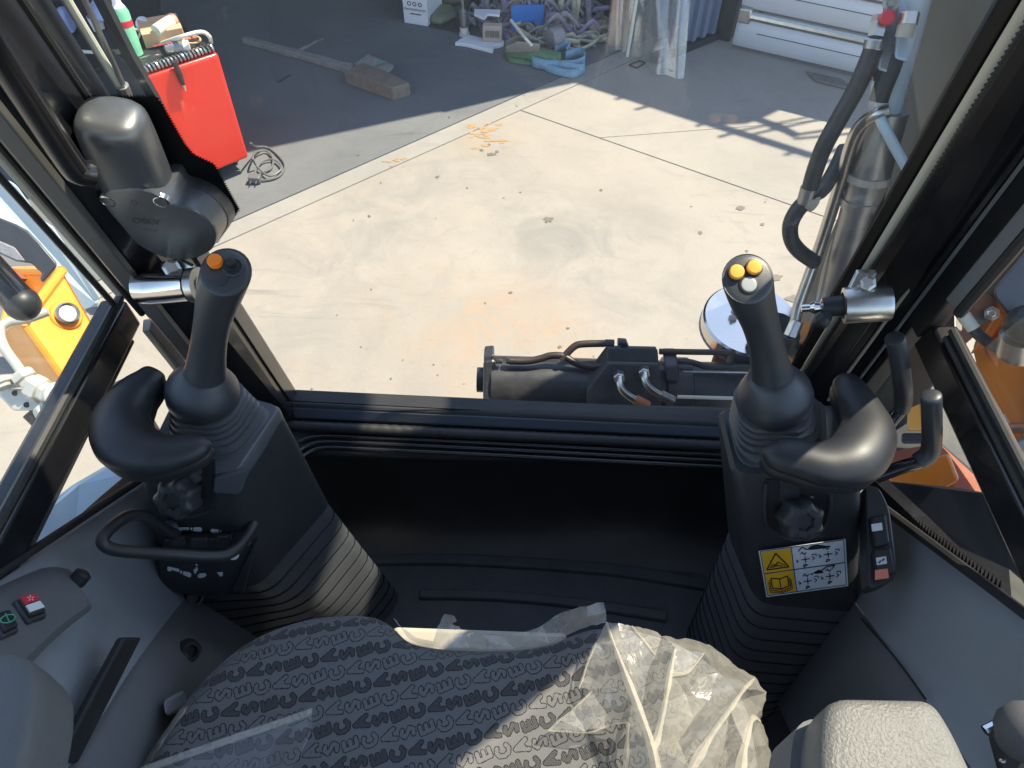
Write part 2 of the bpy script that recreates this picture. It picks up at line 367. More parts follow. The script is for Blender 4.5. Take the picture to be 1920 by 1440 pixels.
for i in range(38):
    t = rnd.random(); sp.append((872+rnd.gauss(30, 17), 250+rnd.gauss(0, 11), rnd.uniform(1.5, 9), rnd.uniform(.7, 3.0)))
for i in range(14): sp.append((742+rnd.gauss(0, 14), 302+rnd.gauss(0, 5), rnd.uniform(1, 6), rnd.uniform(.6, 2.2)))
blob('rust_reflection', MT['stain_rust_reflection'], sp, 'orange rust scraps and painted reflection on the sunlit concrete', 3)  # orange rust spots that also paint a reflection on the concrete
sp = [(903,281,4,2),(922,289,9,3.6),(932,284,4,1.6),(917,271,4,2),(1028,411,9,6),(1127,356,3,2),(820,331,4,2.5),(672,290,3,1.5),(714,342,2,1),(692,405,3,2),(876,352,2,1.2),(1313,436,4,3),(976,360,2,1),(1388,390,8,4),(1430,420,5,3),(1455,520,14,7),(1490,560,16,7),(1400,470,3,2),(958,548,4,2),(1065,615,3,2),(1050,650,4,3)]
for i in range(26): sp.append((rnd.uniform(520, 1480), rnd.uniform(310, 740), rnd.uniform(.8, 2.2), rnd.uniform(.5, 1.5)))
blob('oil_stain', MT['stain_oil'], sp, 'dark oil drips and specks scattered over the sunlit concrete', 5, .002)

# ================================================================== BUILDING
H = 2.35
OFF = V((SUN.x, SUN.y, 0))*(H/SUN.z)
def roofpt(px, py): g = PZ(px, py, 0)+OFF; g.z = H; return g
bld = thing('workshop_building', 'grey workshop with an open dark bay and pale sheet roof beyond the yard', 'building', tuple(PZ(1100,60,0)))
cA, cB, cC = roofpt(230,335), roofpt(1100,150), roofpt(1345,229)
dl = (cA-cB).normalized(); dr = (cC-cB).normalized()
back = V((-.35, .94, 0))
rp_ = [cB+dl*4.4, cB, cC, roofpt(1420,226), roofpt(1490,194), roofpt(1560,190), roofpt(1640,202), roofpt(1640,202)+dr*4, cB+dr*6+back*7, cB+dl*4.4+back*7]
obj('roof', MB().prism(rp_, (0,0,.12)), MT['roof_grey'], bld, sm=0)
# open steel awning frame beyond the roof edge: its bars cast the barred patch of sun
def bar(m, a, b, w_=.05, h_=.05):
    a, b = V(a), V(b); d = (b-a).normalized(); s_ = d.cross(V((0,0,1))).normalized()*w_/2; u = V((0,0,h_))
    return m.hexa([a-s_, a+s_, b+s_, b-s_, a-s_+u, a+s_+u, b+s_+u, b-s_+u])
for (a, b, w_) in [((1338,231),(1528,291),.032),((1528,291),(1640,262),.025),((1375,247),(1542,214),.012),((1418,250),(1640,200),.016),((1425,222),(1464,236),.03),((1464,236),(1500,254),.03),((1492,252),(1630,232),.016),((1496,259),(1630,246),.012),((1452,233),(1476,241),.045)]:
    obj('awning_bar', bar(MB(), roofpt(*a), roofpt(*b), w_), MT['dark_steel'], bld, sm=0)
for i in range(9):     # loose ends of roofing sheet past the edge
    p = cB+dr*(.12+i*.145); q = p+V((-SUN.x, -SUN.y, 0)).normalized()*(.06+.07*((i*7) % 3)/2)+V((0,0,.01))
    obj('sheet_end', bar(MB(), p, q, .020, .01), MT['roof_grey'], bld, sm=0)
# closed back of the bay, kept in the dark
bw = [cB+dl*4.4+back*6.9, cB+dr*6+back*6.9]
for a, b, nm in ((bw[0], bw[1], 'back_wall'), (cB+dl*4.4+back*.5, bw[0], 'side_wall')):
    a, b = V((a.x, a.y, 0)), V((b.x, b.y, 0)); d = (b-a).normalized(); n = V((-d.y, d.x, 0))*.15
    obj(nm, MB().prism([a, b, b+n, a+n], (0,0,H-.01)), MT['wall_grey'], bld, sm=0)
# pale shutter with steel rails
d0, d1 = PZ(1372,88,0), PZ(1640,150,0); e = (d1-d0).normalized(); nn = V((e.y, -e.x, 0))
if nn.y > 0: nn = -nn
def dpt(s_, z, o=0): return d0+e*s_+nn*o+V((0,0,z))
door = thing('shutter_door', 'white panelled shutter door with steel rails beyond the sunlit yard', 'door', tuple(d0))
hz = [vert_at(1385,30,d0), 0]
ph = max(.2, hz[0]-.015); LW = 3.2
z0 = .015
for k in range(5):
    za, zb = z0+k*ph, z0+(k+1)*ph-.05
    sec = [(-.03, za), (.012, za+.004), (.035, za+.03), (.045, za+.09), (.045, zb-.02), (.03, zb), (-.03, zb)]
    sh = .035 if k else .06
    obj('door_panel', MB().loft([[dpt(-sh*.0, z, o*.4) for o, z in sec], [dpt(.03, z, o) for o, z in sec], [dpt(LW, z, o) for o, z in sec]]), MT['door_white'], door, sm=40)
    obj('panel_groove', MB().tube([dpt(.12, za+.10, .046), dpt(LW, za+.10, .046)], .0022, 4), MT['dark_steel'], door)
    rz = z0+(k+1)*ph-.025
    obj('rail', MB().tube([dpt(.03, rz, .03), dpt(LW, rz, .03)], .024, 10), MT['zinc'], door)
    obj('bracket', MB().box(dpt(.035, rz, .03), (.07,.05,.075), Matrix.Rotation(math.atan2(e.y, e.x), 3, 'Z')), MT['zinc'], door, bev=.008)
obj('door_post', MB().prism([dpt(-.13,0,-.05), dpt(-.03,0,-.05), dpt(-.03,0,-.16), dpt(-.13,0,-.16)], (0,0,2.2)), MT['dark_steel'], door, sm=0)
# blue corrugated wall
w0, w1 = PZ(1283,92,0), PZ(1372,57,0); we = (w1-w0).normalized(); wn = V((we.y, -we.x, 0)); wl = (w1-w0).length
if wn.dot(V((0,-1,0))) < 0: wn = -wn
cw = thing('corrugated_wall', 'blue grey corrugated steel wall beside the white shutter', 'wall', tuple(w0))
npan = 5; step = .062
for k in range(-2, 6):
    a = w0+we*(k*step*1.25); prof = [(0,0),(.022,0),(.030,.022),(.052,.022),(.060,0),(.0775,0)]
    bot = [a+we*x+wn*y for x, y in prof]
    rows = [[p+V((0,0,.04)) for p in bot], [p+V((0,0,2.2)) for p in bot]]
    obj('wall_sheet', MB().grid(rows), MT['wall_blue'], cw, sm=0, solid=.004)
obj('base_channel', MB().box((w0+w1)/2+wn*.01+V((0,0,.02)), (wl+.5,.06,.035), Matrix.Rotation(math.atan2(we.y, we.x), 3, 'Z')), MT['dark_steel'], cw, sm=0)
# drain grate by the shutter
dg = thing('drain_grate', 'rusty drain grate in the concrete under the white shutter', 'grate', tuple(PZ(1560,150,0)))
for k in range(5):
    a, b = PZ(1512+k*4,136+k*4,.004), PZ(1582+k*4,153+k*4,.004)
    obj('grate_bar', bar(MB(), a, b, .010, .010), MT['steel_dull'], dg, sm=0)
for (px, py, qx, qy) in ((1497,143,1512,185),(1512,185,1527,215)):
    pass

# ================================================================== THINGS IN THE YARD
def flat(g): d = V((g.x-EYE.x, g.y-EYE.y, 0)).normalized(); return d, V((d.y, -d.x, 0))
UP = V((0,0,1))
# red welding machine -------------------------------------------------
gb = PZ(472,318,0); z_b = .06
tR = V((gb.x, gb.y, 0)); 
def wv(px, py, ref): return vert_at(px, py, ref)
zt = vert_at(405, 95, gb); 
gl_ = PZ(395,350,0)                         # left foot of the front panel
fx = (gb-gl_).normalized(); fw = .30
pL = gb-fx*fw; bk = V((-fx.y, fx.x, 0)); bk = bk if bk.y > 0 else -bk
wm = thing('welding_machine', 'bright red welding machine on wheels with junk piled on its lid', 'welder', tuple(gb))
def wp(s_, z, b=0): return pL+fx*(s_*fw)+bk*b+UP*z
dep = .46
panel = [wp(0,.07), wp(1,.07), wp(1.0,.07,.03), wp(1,.07,.03)]
cs = [(0,0),(1,0),(1,1),(0,1)]
obj('body', MB().hexa([wp(.02,.07,.02), wp(.98,.07,.02), wp(.98,.07,dep), wp(.02,.07,dep), wp(.02,zt-.02,.02), wp(.98,zt-.02,.02), wp(.98,zt-.02,dep), wp(.02,zt-.02,dep)]), MT['dark_steel'], wm, bev=.008)
obj('front_panel', MB().hexa([wp(0,.065,-.012), wp(1,.065,-.012), wp(1,.065,.02), wp(0,.065,.02), wp(0,zt-.005,-.012), wp(1,zt-.005,-.012), wp(1,zt-.005,.02), wp(0,zt-.005,.02)]), MT['red_paint'], wm, bev=.012, seg=3)
obj('side_panel', MB().hexa([wp(.985,.065,.021), wp(1.0,.065,.021), wp(1.0,.065,dep), wp(.985,.065,dep), wp(.985,zt-.02,.021), wp(1.0,zt-.02,.021), wp(1.0,zt-.02,dep), wp(.985,zt-.02,dep)]), MT['red_paint'], wm, bev=.003)
for s_ in (.12, .88):
    obj('wheel', MB().lathe(wp(s_, .035, .10), fx, [(-.02,.02),(-.018,.034),(.018,.034),(.02,.02)], 16), MT['hose_black'], wm)
coil = [wp(.02+.96*k/220, zt+.012+.013*math.sin(k*math.pi*2/11), .01+.013*math.cos(k*math.pi*2/11)) for k in range(221)]
obj('coil_spring', MB().tube(coil, .0045, 6), MT['zinc'], wm)
obj('handle', MB().tube([wp(.02,zt+.01,.01), wp(.98,zt+.01,.01)], .011, 8), MT['hose_black'], wm)
obj('lid', MB().hexa([wp(.0,zt-.02,.03), wp(1,zt-.02,.03), wp(1,zt-.02,dep), wp(0,zt-.02,dep), wp(.0,zt,.03), wp(1,zt,.03), wp(1,zt,dep), wp(0,zt,dep)]), MT['dark_steel'], wm, bev=.004)
obj('torch', MB().tube([wp(.42,zt+.02,-.02), wp(.43,zt-.03,-.022), wp(.435,zt-.07,-.02)], [.010,.011,.007], 10), MT['hose_black'], wm)
obj('torch_tip', MB().tube([wp(.435,zt-.07,-.02), wp(.437,zt-.095,-.021)], [.006,.003], 8), MT['pink_block'], wm)
def onlid(px, py, dz=0): return PZ(px, py, zt+.002+dz)
# items on the lid
cbx = thing('parts_carton', 'small peach cardboard carton lying on the red welder', 'carton', tuple(onlid(310,75)))
a, b_, c_ = onlid(275,92), onlid(350,78), onlid(338,50); d_ = a+(c_-b_)
obj('carton', MB().prism([a, b_, c_, d_], (0,0,.055)), MT['cardboard'], cbx, sm=0, bev=.003)
t0, t1 = onlid(290,86,.0555), onlid(318,80,.0555)
for k in range(5):
    q = t0+(t1-t0)*(k/4); obj('print', MB().box(q, (.012,.006,.0006)), MT['red_lamp'], cbx, sm=0)
jar = thing('glass_jar', 'small clear jar with orange lid lying beside the peach carton', 'jar', tuple(onlid(305,52)))
p, q = onlid(292,58,.06), onlid(322,38,.065)
obj('jar_body', MB().tube([p, q], .022, 14), MT['cable_white'], jar); obj('lid', MB().tube([q, q+(q-p)*.12], .024, 14), MT['cardboard'], jar)
can = thing('metal_can', 'short grey can with cream cap on the front edge of the red welder', 'can', tuple(onlid(330,92)))
p, q = onlid(312,92,.03), onlid(345,88,.03); obj('can', MB().tube([p, q], .027, 16), MT['steel_dull'], can); obj('cap', MB().tube([q, q+(q-p)*.32], .022, 16), MT['cable_white'], can)
sb = thing('spray_can', 'white and green spray can standing behind the red welder', 'spray can', tuple(onlid(252,104)))
p = onlid(254,104); q = p+V((-.005,.02,.21))
ax = (q-p)
obj('can_body', MB().lathe(p, ax, [(0,.026),(.004,.03),(.155,.03),(.17,.024)], 16), MT['green_label'], sb)
obj('shoulder', MB().lathe(p+ax.normalized()*.1705, ax, [(0,.023),(.012,.016),(.02,.015),(.035,.014),(.038,.006)], 16), MT['white_sheet'], sb)
obj('red_band', MB().lathe(p+ax.normalized()*.105, ax, [(0,.0305),(.022,.0305)], 16, False, False), MT['red_lamp'], sb)
rg = MB(); rnd = random.Random(3)
def rag(name, label, px, py, rx, ry, h, mat, seed, z):
    rr = random.Random(seed); c = PZ(px, py, z); rows = []
    for i in range(9):
        row = []
        for j in range(9):
            u_, v_ = i/8*2-1, j/8*2-1; k = 1-.25*abs(u_*v_)
            q = PZ(px+rx*u_*k+rr.uniform(-1,1)*rx*.1, py+ry*v_*k+rr.uniform(-1,1)*ry*.1, z)
            r2 = min(1, math.hypot(u_, v_)); q.z += h*(1-r2**2)*(.6+.5*noise.noise(V((i*.9+seed, j*.9, 0))))+.004
            row.append(q)
        rows.append(row)
    o = obj(name, MB().grid(rows), mat, sm=80, solid=.003, sub=1, label=label, cat='rag', org=tuple(c)); return o
rag('blue_rag', 'pale blue crumpled rag left of the red welder, seen past the wiper', 128, 45, 18, 20, .12, MT['cloth_blue'], 5, .33)
rag('blue_rag', 'pale blue crumpled rag beside the green spray can', 192, 28, 26, 16, .10, MT['cloth_blue'], 9, .40)
cart = thing('tool_cart', 'dark tool cart half hidden behind the pillar with rags and cables on it', 'cart', tuple(PZ(150,200,0)))
for z_ in (.32,):
    obj('top_tray', MB().prism([PZ(40,10,z_), PZ(300,-20,z_), PZ(300,95,z_), PZ(140,140,z_)], (0,0,-.02)), MT['dark_steel'], cart, bev=.004)
g0 = PZ(300,95,.3); g0.z = 0; g1 = PZ(140,140,.3); g1.z = 0
for g in (g0, g1): obj('leg', MB().prism([g, g+V((.03,0,0)), g+V((.03,.03,0)), g+V((0,.03,0))], (0,0,.3)), MT['dark_steel'], cart, sm=0)
# welding cables: white lead in front of the lid, grey mains lead coiled by its foot
pts = [PZ(100,84,.36), PZ(150,96,.36), PZ(220,98,.40), PZ(270,92,.46), PZ(330,72,zt+.07), PZ(375,60,zt+.08), PZ(392,68,zt+.06), PZ(396,80,zt+.02)]
o = obj('welding_cable', MB().tube(cr([tuple(p) for p in pts], 7), .0075, 8), MT['cable_white'], label='cream welding cable arching over the front of the red welder', cat='cable')
pts = [(470,268,.12),(480,275,.05),(500,276,.008),(522,292,.008),(534,312,.008),(520,332,.008),(488,338,.008),(478,325,.012),(492,303,.014),(515,300,.014),(528,316,.016),(505,330,.016),(482,312,.02),(474,296,.06),(480,285,.03),(500,283,.012),(512,298,.012),(508,316,.01),(490,324,.01)]
o = obj('mains_cable', MB().tube(cr([tuple(PZ(*p)) for p in pts], 6), .0045, 7), MT['cable_grey'], label='grey mains cable coiled on the concrete at the welder foot', cat='cable')
plug = thing('mains_plug', 'pale grey plug at the end of the coiled cable', 'plug', tuple(PZ(478,335,0)))
obj('plug_body', MB().box(PZ(478,335,.018), (.05,.035,.03)), MT['cable_grey'], plug, bev=.004)
for k in (-1, 1): obj('pin', MB().tube([PZ(478,335,.018)+V((k*.012,-.017,0)), PZ(478,335,.018)+V((k*.012,-.035,0))], .003, 6), MT['zinc'], plug)

# more junk on the lid and the cart
fn = thing('white_funnel', 'white plastic funnel lying behind the peach carton', 'funnel', tuple(onlid(285,45)))
p, q = onlid(268,46,.03), onlid(300,54,.05); obj('cone', MB().tube([p, p+(q-p)*.55, p+(q-p)*.6, q], [.03,.012,.008,.006], 14), MT['white_sheet'], fn)
ww = [tuple(onlid(360+16*math.cos(k*.9), 74+7*math.sin(k*.9), .01+.008*k*.3)) for k in range(16)]
obj('wire_coil', MB().tube([V(p) for p in cr(ww, 4)], .003, 6), MT['cardboard'], label='small coil of copper brown wire at the right end of the welder lid', cat='wire coil', org=ww[0])
ww = [tuple(PZ(x, y, z)) for x, y, z in ((238,62,zt+.02),(250,54,zt+.06),(262,60,zt+.04),(258,74,zt+.02),(246,78,zt+.03),(240,68,zt+.05),(252,58,zt+.03))]
obj('white_lead', MB().tube([V(p) for p in cr(ww, 5)], .004, 7), MT['white_sheet'], label='short white lead looped between the spray can and the carton', cat='cable', org=ww[0])
tr_ = thing('tape_roll', 'cream tape roll lying under the wiper rods left of the spray can', 'tape roll', tuple(PZ(200,75,.34)))
c = PZ(205,72,.36); obj('roll', MB().lathe(c, V((.2,-.3,1)), [(-.012,.022),(-.012,.036),(.012,.036),(.012,.022),(-.012,.022)], 20, False, False), MT['cable_white'], tr_)
pc = thing('paper_cup', 'white paper cup standing beside the tape roll', 'cup', tuple(PZ(190,58,.33)))
c = PZ(188,60,.33); obj('cup', MB().lathe(c, UP, [(0,.022),(.002,.024),(.07,.032),(.0705,.030),(.01,.022)], 16, True, True), MT['white_sheet'], pc)
pl2 = thing('red_pliers', 'red handled pliers lying across the front of the lid', 'pliers', tuple(onlid(350,70)))
for k in (-1, 1): obj('handle', MB().tube([onlid(340,76,.012), onlid(352,70+k*3,.014), onlid(368,66+k*4,.012)], .005, 8), MT['coral_lamp'], pl2)
obj('jaw', MB().tube([onlid(340,76,.012), onlid(330,80,.012)], [.006,.003], 8), MT['steel_dull'], pl2)
obj('steel_bracket', bar(MB(), onlid(262,112,.02), onlid(302,101,.03), .012, .006), MT['zinc'], sm=0, label='flat zinc bracket lying at the left front corner of the welder lid', cat='bracket', org=tuple(onlid(262,112)))

# timbers ---------------------------------------------------------------
def plank(name, label, cat, quad, h, mat, seed):
    rr = random.Random(seed)
    a, b_, c_, d_ = [PZ(x, y, 0) for x, y in quad]
    n = 9; rings = []
    for k in range(n):
        t = k/(n-1); p = a+(b_-a)*t; q = d_+(c_-d_)*t; j = lambda: V((rr.uniform(-.002,.002), rr.uniform(-.002,.002), rr.uniform(-.003,.003)))
        rings.append([p+j(), q+j(), q+UP*h+j(), p+UP*h+j()])
    return obj(name, MB().loft(rings), mat, sm=30, bev=.004, label=label, cat=cat, org=tuple(a))
plank('timber_block', 'short thick timber block on the shaded concrete', 'timber', [(648,157),(738,189),(771,179),(685,140)], .068, MT['wood'], 2)
plank('wooden_batten', 'long thin grey batten lying behind the timber block', 'batten', [(455,82),(660,141),(664,130),(464,77)], .030, MT['wood_dark'], 3)
plank('wooden_board', 'thin dark stick lying crosswise beyond the batten', 'stick', [(560,98),(605,75),(606,74),(560,96)], .012, MT['wood_dark'], 4)
cbp = [PZ(664,122,.03), PZ(690,104,.05), PZ(738,124,.04), PZ(735,131,.035), PZ(722,141,.03)]
cp = thing('cardboard_scrap', 'flat dark cardboard scrap with a green mark behind the timber block', 'scrap', tuple(cbp[0]))
obj('sheet', MB().prism(cbp, (0,0,.006)), MT['wood_dark'], cp, sm=0)
obj('green_mark', MB().ribbon([PZ(706,121,.058), PZ(714,117,.060), PZ(724,115,.058)], (0,1,0), .012), pm('green_paint', (.05,.42,.13), .6), cp, sm=0)
gr = MB(); rr = random.Random(8)
for i in range(34):
    px, py = rr.uniform(470,1000), rr.uniform(20,230)
    g = PZ(px, py, .003); s_ = rr.uniform(.002,.005); gr.box(g, (s_*rr.uniform(1,2), s_, s_*.5), Matrix.Rotation(rr.uniform(0,3), 3, 'Z'))
for a, b_ in (((523,155),(544,142)),((525,96),(524,104))): bar(gr, PZ(*a,.001), PZ(*b_,.001), .012, .006)
obj('floor_litter', gr, MT['steel_dull'], sm=0, kind='stuff', label='tiny pale crumbs and scraps on the shaded concrete')

# white printed box --------------------------------------------------------
def textmesh(s_, size, origin, xd, yd, mat, parent, name='lettering', th=.0006, align='CENTER'):
    cu = bpy.data.curves.new('t', 'FONT'); cu.body = s_; cu.size = size; cu.align_x = align; cu.extrude = 0; cu.resolution_u = 3
    t = bpy.data.objects.new('t', cu); COL.objects.link(t); bpy.context.view_layer.update()
    me = bpy.data.meshes.new_from_object(t.evaluated_get(bpy.context.evaluated_depsgraph_get()))
    xd, yd = V(xd).normalized(), V(yd).normalized(); n = xd.cross(yd)*th
    m = MB(); m.add([V(origin)+xd*v.co.x+yd*v.co.y+n for v in me.vertices], [tuple(p.vertices) for p in me.polygons])
    bpy.data.objects.remove(t); bpy.data.curves.remove(cu); bpy.data.meshes.remove(me)
    return obj(name, m, mat, parent, sm=0)
bl, br_ = PZ(758,43,0), PZ(803,50,0); bx = (br_-bl); bxn = bx.normalized(); bdir = V((-bxn.y, bxn.x, 0)); br2 = PZ(826,19,0)
wb = thing('white_box', 'white cardboard box with three printed circles at the back of the bay', 'box', tuple(bl))
bd = bdir*(br2-br_).length
obj('carton', MB().prism([bl, br_, br_+bd, bl+bd], (0,0,.42)), MT['white_sheet'], wb, bev=.004)
w_ = bx.length
for k in range(3):
    c = bl+bxn*w_*(.28+.22*k)+UP*.112-bdir*.001; ring = [(c+(bxn*math.cos(q)+UP*math.sin(q))*.012, c+(bxn*math.cos(q)+UP*math.sin(q))*.007) for q in [2*math.pi*i/16 for i in range(17)]]
    obj('printed_circle', MB().loft([[r[0] for r in ring], [r[1] for r in ring]], closed=False), MT['decal_ink'], wb, sm=0)
textmesh('mecosmocar', .026, bl+bxn*w_*.5+UP*.076-bdir*.001, bxn, UP, MT['decal_ink'], wb)
obj('print_line', MB().prism([bl+bxn*w_*.3+UP*.056-bdir*.0015, bl+bxn*w_*.75+UP*.056-bdir*.0015, bl+bxn*w_*.75+UP*.062-bdir*.0015, bl+bxn*w_*.3+UP*.062-bdir*.0015], -bdir*.0004), MT['decal_ink'], wb, sm=0)
# stones, sheets and blocks near the white box
def slabby(name, label, cat, px, h, mat, z=0, bev=.006):
    p = [PZ(x, y, z) for x, y in px]
    return obj(name, MB().prism(p, (0,0,h)), mat, sm=30, bev=bev, label=label, cat=cat, org=tuple(p[0]))
slabby('mossy_sheet', 'olive plastic bag slumped right of the white box', 'bag', [(803,47),(828,52),(858,38),(850,22),(826,20)], .05, pm('olive_sheet', (.15,.16,.10), .55, var=.3), 0, .03)
slabby('foil_sack', 'olive foil sack standing behind the slumped bag', 'sack', [(826,16),(858,13),(886,4),(880,-8),(830,-4)], .28, pm('olive_sack', (.21,.21,.12), .5, var=.4, vs=30), 0, .03)
slabby('shelf_foot', 'dark base plate under the olive bag', 'plate', [(803,51),(882,66),(885,45),(865,36)], .012, MT['dark_steel'])
slabby('foam_sheet', 'white foam sheet with a notched corner lying on the shaded floor', 'foam sheet', [(853,86),(872,88),(924,101),(927,93),(921,90),(930,92),(944,88),(945,82),(915,80),(877,71)], .02, MT['white_sheet'], 0, .003)
pb = thing('pink_block', 'pale pink moulded brick standing on the white foam sheet', 'brick', tuple(PZ(923,80,.02)))
a, b_ = PZ(905,79,.02), PZ(941,80,.02); xx = (b_-a).normalized(); yy = V((-xx.y, xx.x, 0))
obj('block', MB().prism([a, b_, b_+yy*.05, a+yy*.05], (0,0,.085)), MT['pink_block'], pb, bev=.006)
for s_ in (.25, .5, .75): obj('moulded_recess', MB().box(a+(b_-a)*s_+UP*(.045)-yy*.002, (.022,.006,.035), Matrix.Rotation(math.atan2(xx.y, xx.x), 3, 'Z')), MT['wood'], pb, bev=.002)
slabby('clay_tile', 'terracotta tile leaning behind the pale pink brick', 'tile', [(908,60),(940,58),(942,46),(912,46)], .05, MT['terracotta'])
slabby('torn_paper', 'torn white paper lying on straps behind the clay tile', 'paper', [(889,30),(908,38),(915,30),(937,32),(938,22),(890,21)], .012, MT['white_sheet'], .12, .001)
ps = thing('steel_prop', 'thin steel prop with a white sleeve standing on the white foam', 'prop', tuple(PZ(870,68,0)))
p = PZ(871,66,0); ax = V((-.03,.03,1))
obj('rod', MB().tube([p+ax*.14, p+ax*.8], .008, 8), MT['zinc'], ps); obj('sleeve', MB().lathe(p, ax, [(.0,.022),(.05,.022),(.051,.017),(.06,.017),(.061,.022),(.13,.022),(.14,.012)], 14), MT['steel_dull'], ps)
obj('foot', MB().lathe(p, ax, [(-.0,.03),(.012,.03),(.013,.024),(.045,.024)], 14), MT['cable_white'], ps)
# blue plate with cut-out
bp_ = thing('blue_plate', 'bright blue steel plate with an arched cut-out standing among the straps', 'plate', tuple(PZ(985,62,0)))
a, b_ = PZ(957,64,0), PZ(1018,66,0); xx = (b_-a); hh = max(.16, vert_at(1015,30,b_))
prof = [(0,0),(.2,0),(.24,.35),(.45,.42),(.62,.46),(.74,.40),(.76,0),(1,0),(1,1),(.03,.95)]
obj('plate', MB().prism([a+xx*x+UP*y*hh for x, y in prof], V((-xx.y, xx.x, 0)).normalized()*.02), MT['paint_blue'], bp_, sm=0, bev=.002)
# straps hanging from a rack
rack = thing('strap_rack', 'dark steel rack that the lifting straps hang from', 'rack', tuple(PZ(1000,40,0)))
ra_, rb_ = PZ(878,40,0), PZ(1150,70,0); rd = (rb_-ra_).normalized(); rn = V((rd.y, -rd.x, 0)); rn = rn if rn.y < 0 else -rn
obj('rail', MB().tube([ra_+UP*.95, rb_+UP*.95], .02, 10), MT['dark_steel'], rack)
for p in (ra_, (ra_+rb_)/2, rb_): obj('post', MB().tube([p-rn*.03, p-rn*.03+UP*.98], .022, 8), MT['dark_steel'], rack)
obj('back_sheet', MB().prism([ra_-rn*.12, rb_-rn*.12, rb_-rn*.14, ra_-rn*.14], (0,0,1.1)), MT['dark_steel'], rack, sm=0)
hang = [(.10,'strap_purple',.035,'purple lifting strap looped at the left end of the rack'),(.17,'strap_grey',.03,'dark grey strap hanging right of the first purple loop'),(.25,'strap_purple',.04,'purple strap hanging beside the orange strap'),(.33,'strap_purple',.025,'thin purple strap directly left of the orange one'),(.37,'strap_orange',.05,'orange webbing strap hanging behind the blue plate'),(.46,'strap_grey',.05,'wide grey strap hanging right of the orange one'),(.55,'strap_grey',.02,'thin grey rope loop in the middle of the rack'),(.60,'strap_purple',.03,'purple strap hanging over the heap of tangled webbing'),(.65,'strap_tan',.035,'tan strap, first of the three tan ones'),(.70,'strap_tan',.04,'tan strap in the middle of the three tan ones'),(.76,'strap_tan',.045,'tan strap nearest the clear plastic curtain'),(.84,'strap_grey',.03,'dark strap hanging behind the clear plastic')]
for i, (s_, mt, wd, lb) in enumerate(hang):
    rr = random.Random(i); p0 = ra_+(rb_-ra_)*s_; pts = []
    for k in range(8):
        t = k/7; pts.append(p0+rn*(.025+.02*math.sin(t*5+i))+rd*(.03*math.sin(t*3+i*2))+UP*(.95-.92*t))
    pts += [pts[-1]+rn*.05-UP*.015, pts[-1]+rn*.14+rd*.05-UP*.02]
    obj('hanging_strap', MB().ribbon([V(p) for p in cr([tuple(q) for q in pts], 4)], rd, wd), MT[mt], sm=60, solid=.004, label=lb, cat='strap', group='lifting straps hanging on the rack', org=tuple(p0))
# heap of tangled webbing on the floor under the rack (nobody could count the loops)
hp = MB(); rr = random.Random(12)
for i in range(26):
    px, py = rr.uniform(1015,1135), rr.uniform(48,88); c = PZ(px, py, 0); a0 = rr.uniform(0,6); R_ = rr.uniform(.05,.13)
    pts = [tuple(c+V((math.cos(a0+k*.8)*R_*(1+.3*math.sin(k*2+i)), math.sin(a0+k*.8)*R_*.7, .012+.05*rr.random()))) for k in range(9)]
    pts = [V(p) for p in cr(pts, 4)]
    hp.ribbon(pts, V((rr.uniform(-.3,.3), rr.uniform(-.3,.3), 1)).normalized(), rr.uniform(.018,.035))
obj('webbing_heap', hp, MT['strap_tan'], sm=60, solid=.003, label='heap of tangled tan webbing on the floor under the rack', cat='webbing', kind='stuff')
hp = MB()
for i in range(14):
    px, py = rr.uniform(888,955), rr.uniform(34,62); c = PZ(px, py, 0); a0 = rr.uniform(0,6); R_ = rr.uniform(.04,.10)
    pts = [V(p) for p in cr([tuple(c+V((math.cos(a0+k*.8)*R_*(1+.3*math.sin(k*2+i)), math.sin(a0+k*.8)*R_*.7, .012+.09*rr.random()))) for k in range(8)], 4)]
    hp.ribbon(pts, V((rr.uniform(-.3,.3), rr.uniform(-.3,.3), 1)).normalized(), rr.uniform(.015,.03))
obj('webbing_heap', hp, MT['strap_grey'], sm=60, solid=.003, label='dark tangle of webbing and hooks behind the pink brick', cat='webbing', kind='stuff')
for mt, n_, sd, lb in (('strap_purple', 5, 31, 'heap of tangled purple webbing under the hanging straps'), ('strap_grey', 14, 47, 'heap of tangled dark grey webbing behind the blue plate')):
    hp = MB(); rr = random.Random(sd)
    for i in range(n_):
        px, py = rr.uniform(960,1120), rr.uniform(25,75); c = PZ(px, py, 0); a0 = rr.uniform(0,6); R_ = rr.uniform(.05,.12)
        pts = [V(p) for p in cr([tuple(c+V((math.cos(a0+k*.8)*R_*(1+.3*math.sin(k*2+i)), math.sin(a0+k*.8)*R_*.7, .03+.16*rr.random()))) for k in range(9)], 4)]
        hp.ribbon(pts, V((rr.uniform(-.3,.3), rr.uniform(-.3,.3), 1)).normalized(), rr.uniform(.018,.035))
    obj('webbing_heap', hp, MT[mt], sm=60, solid=.003, label=lb, cat='webbing', kind='stuff')
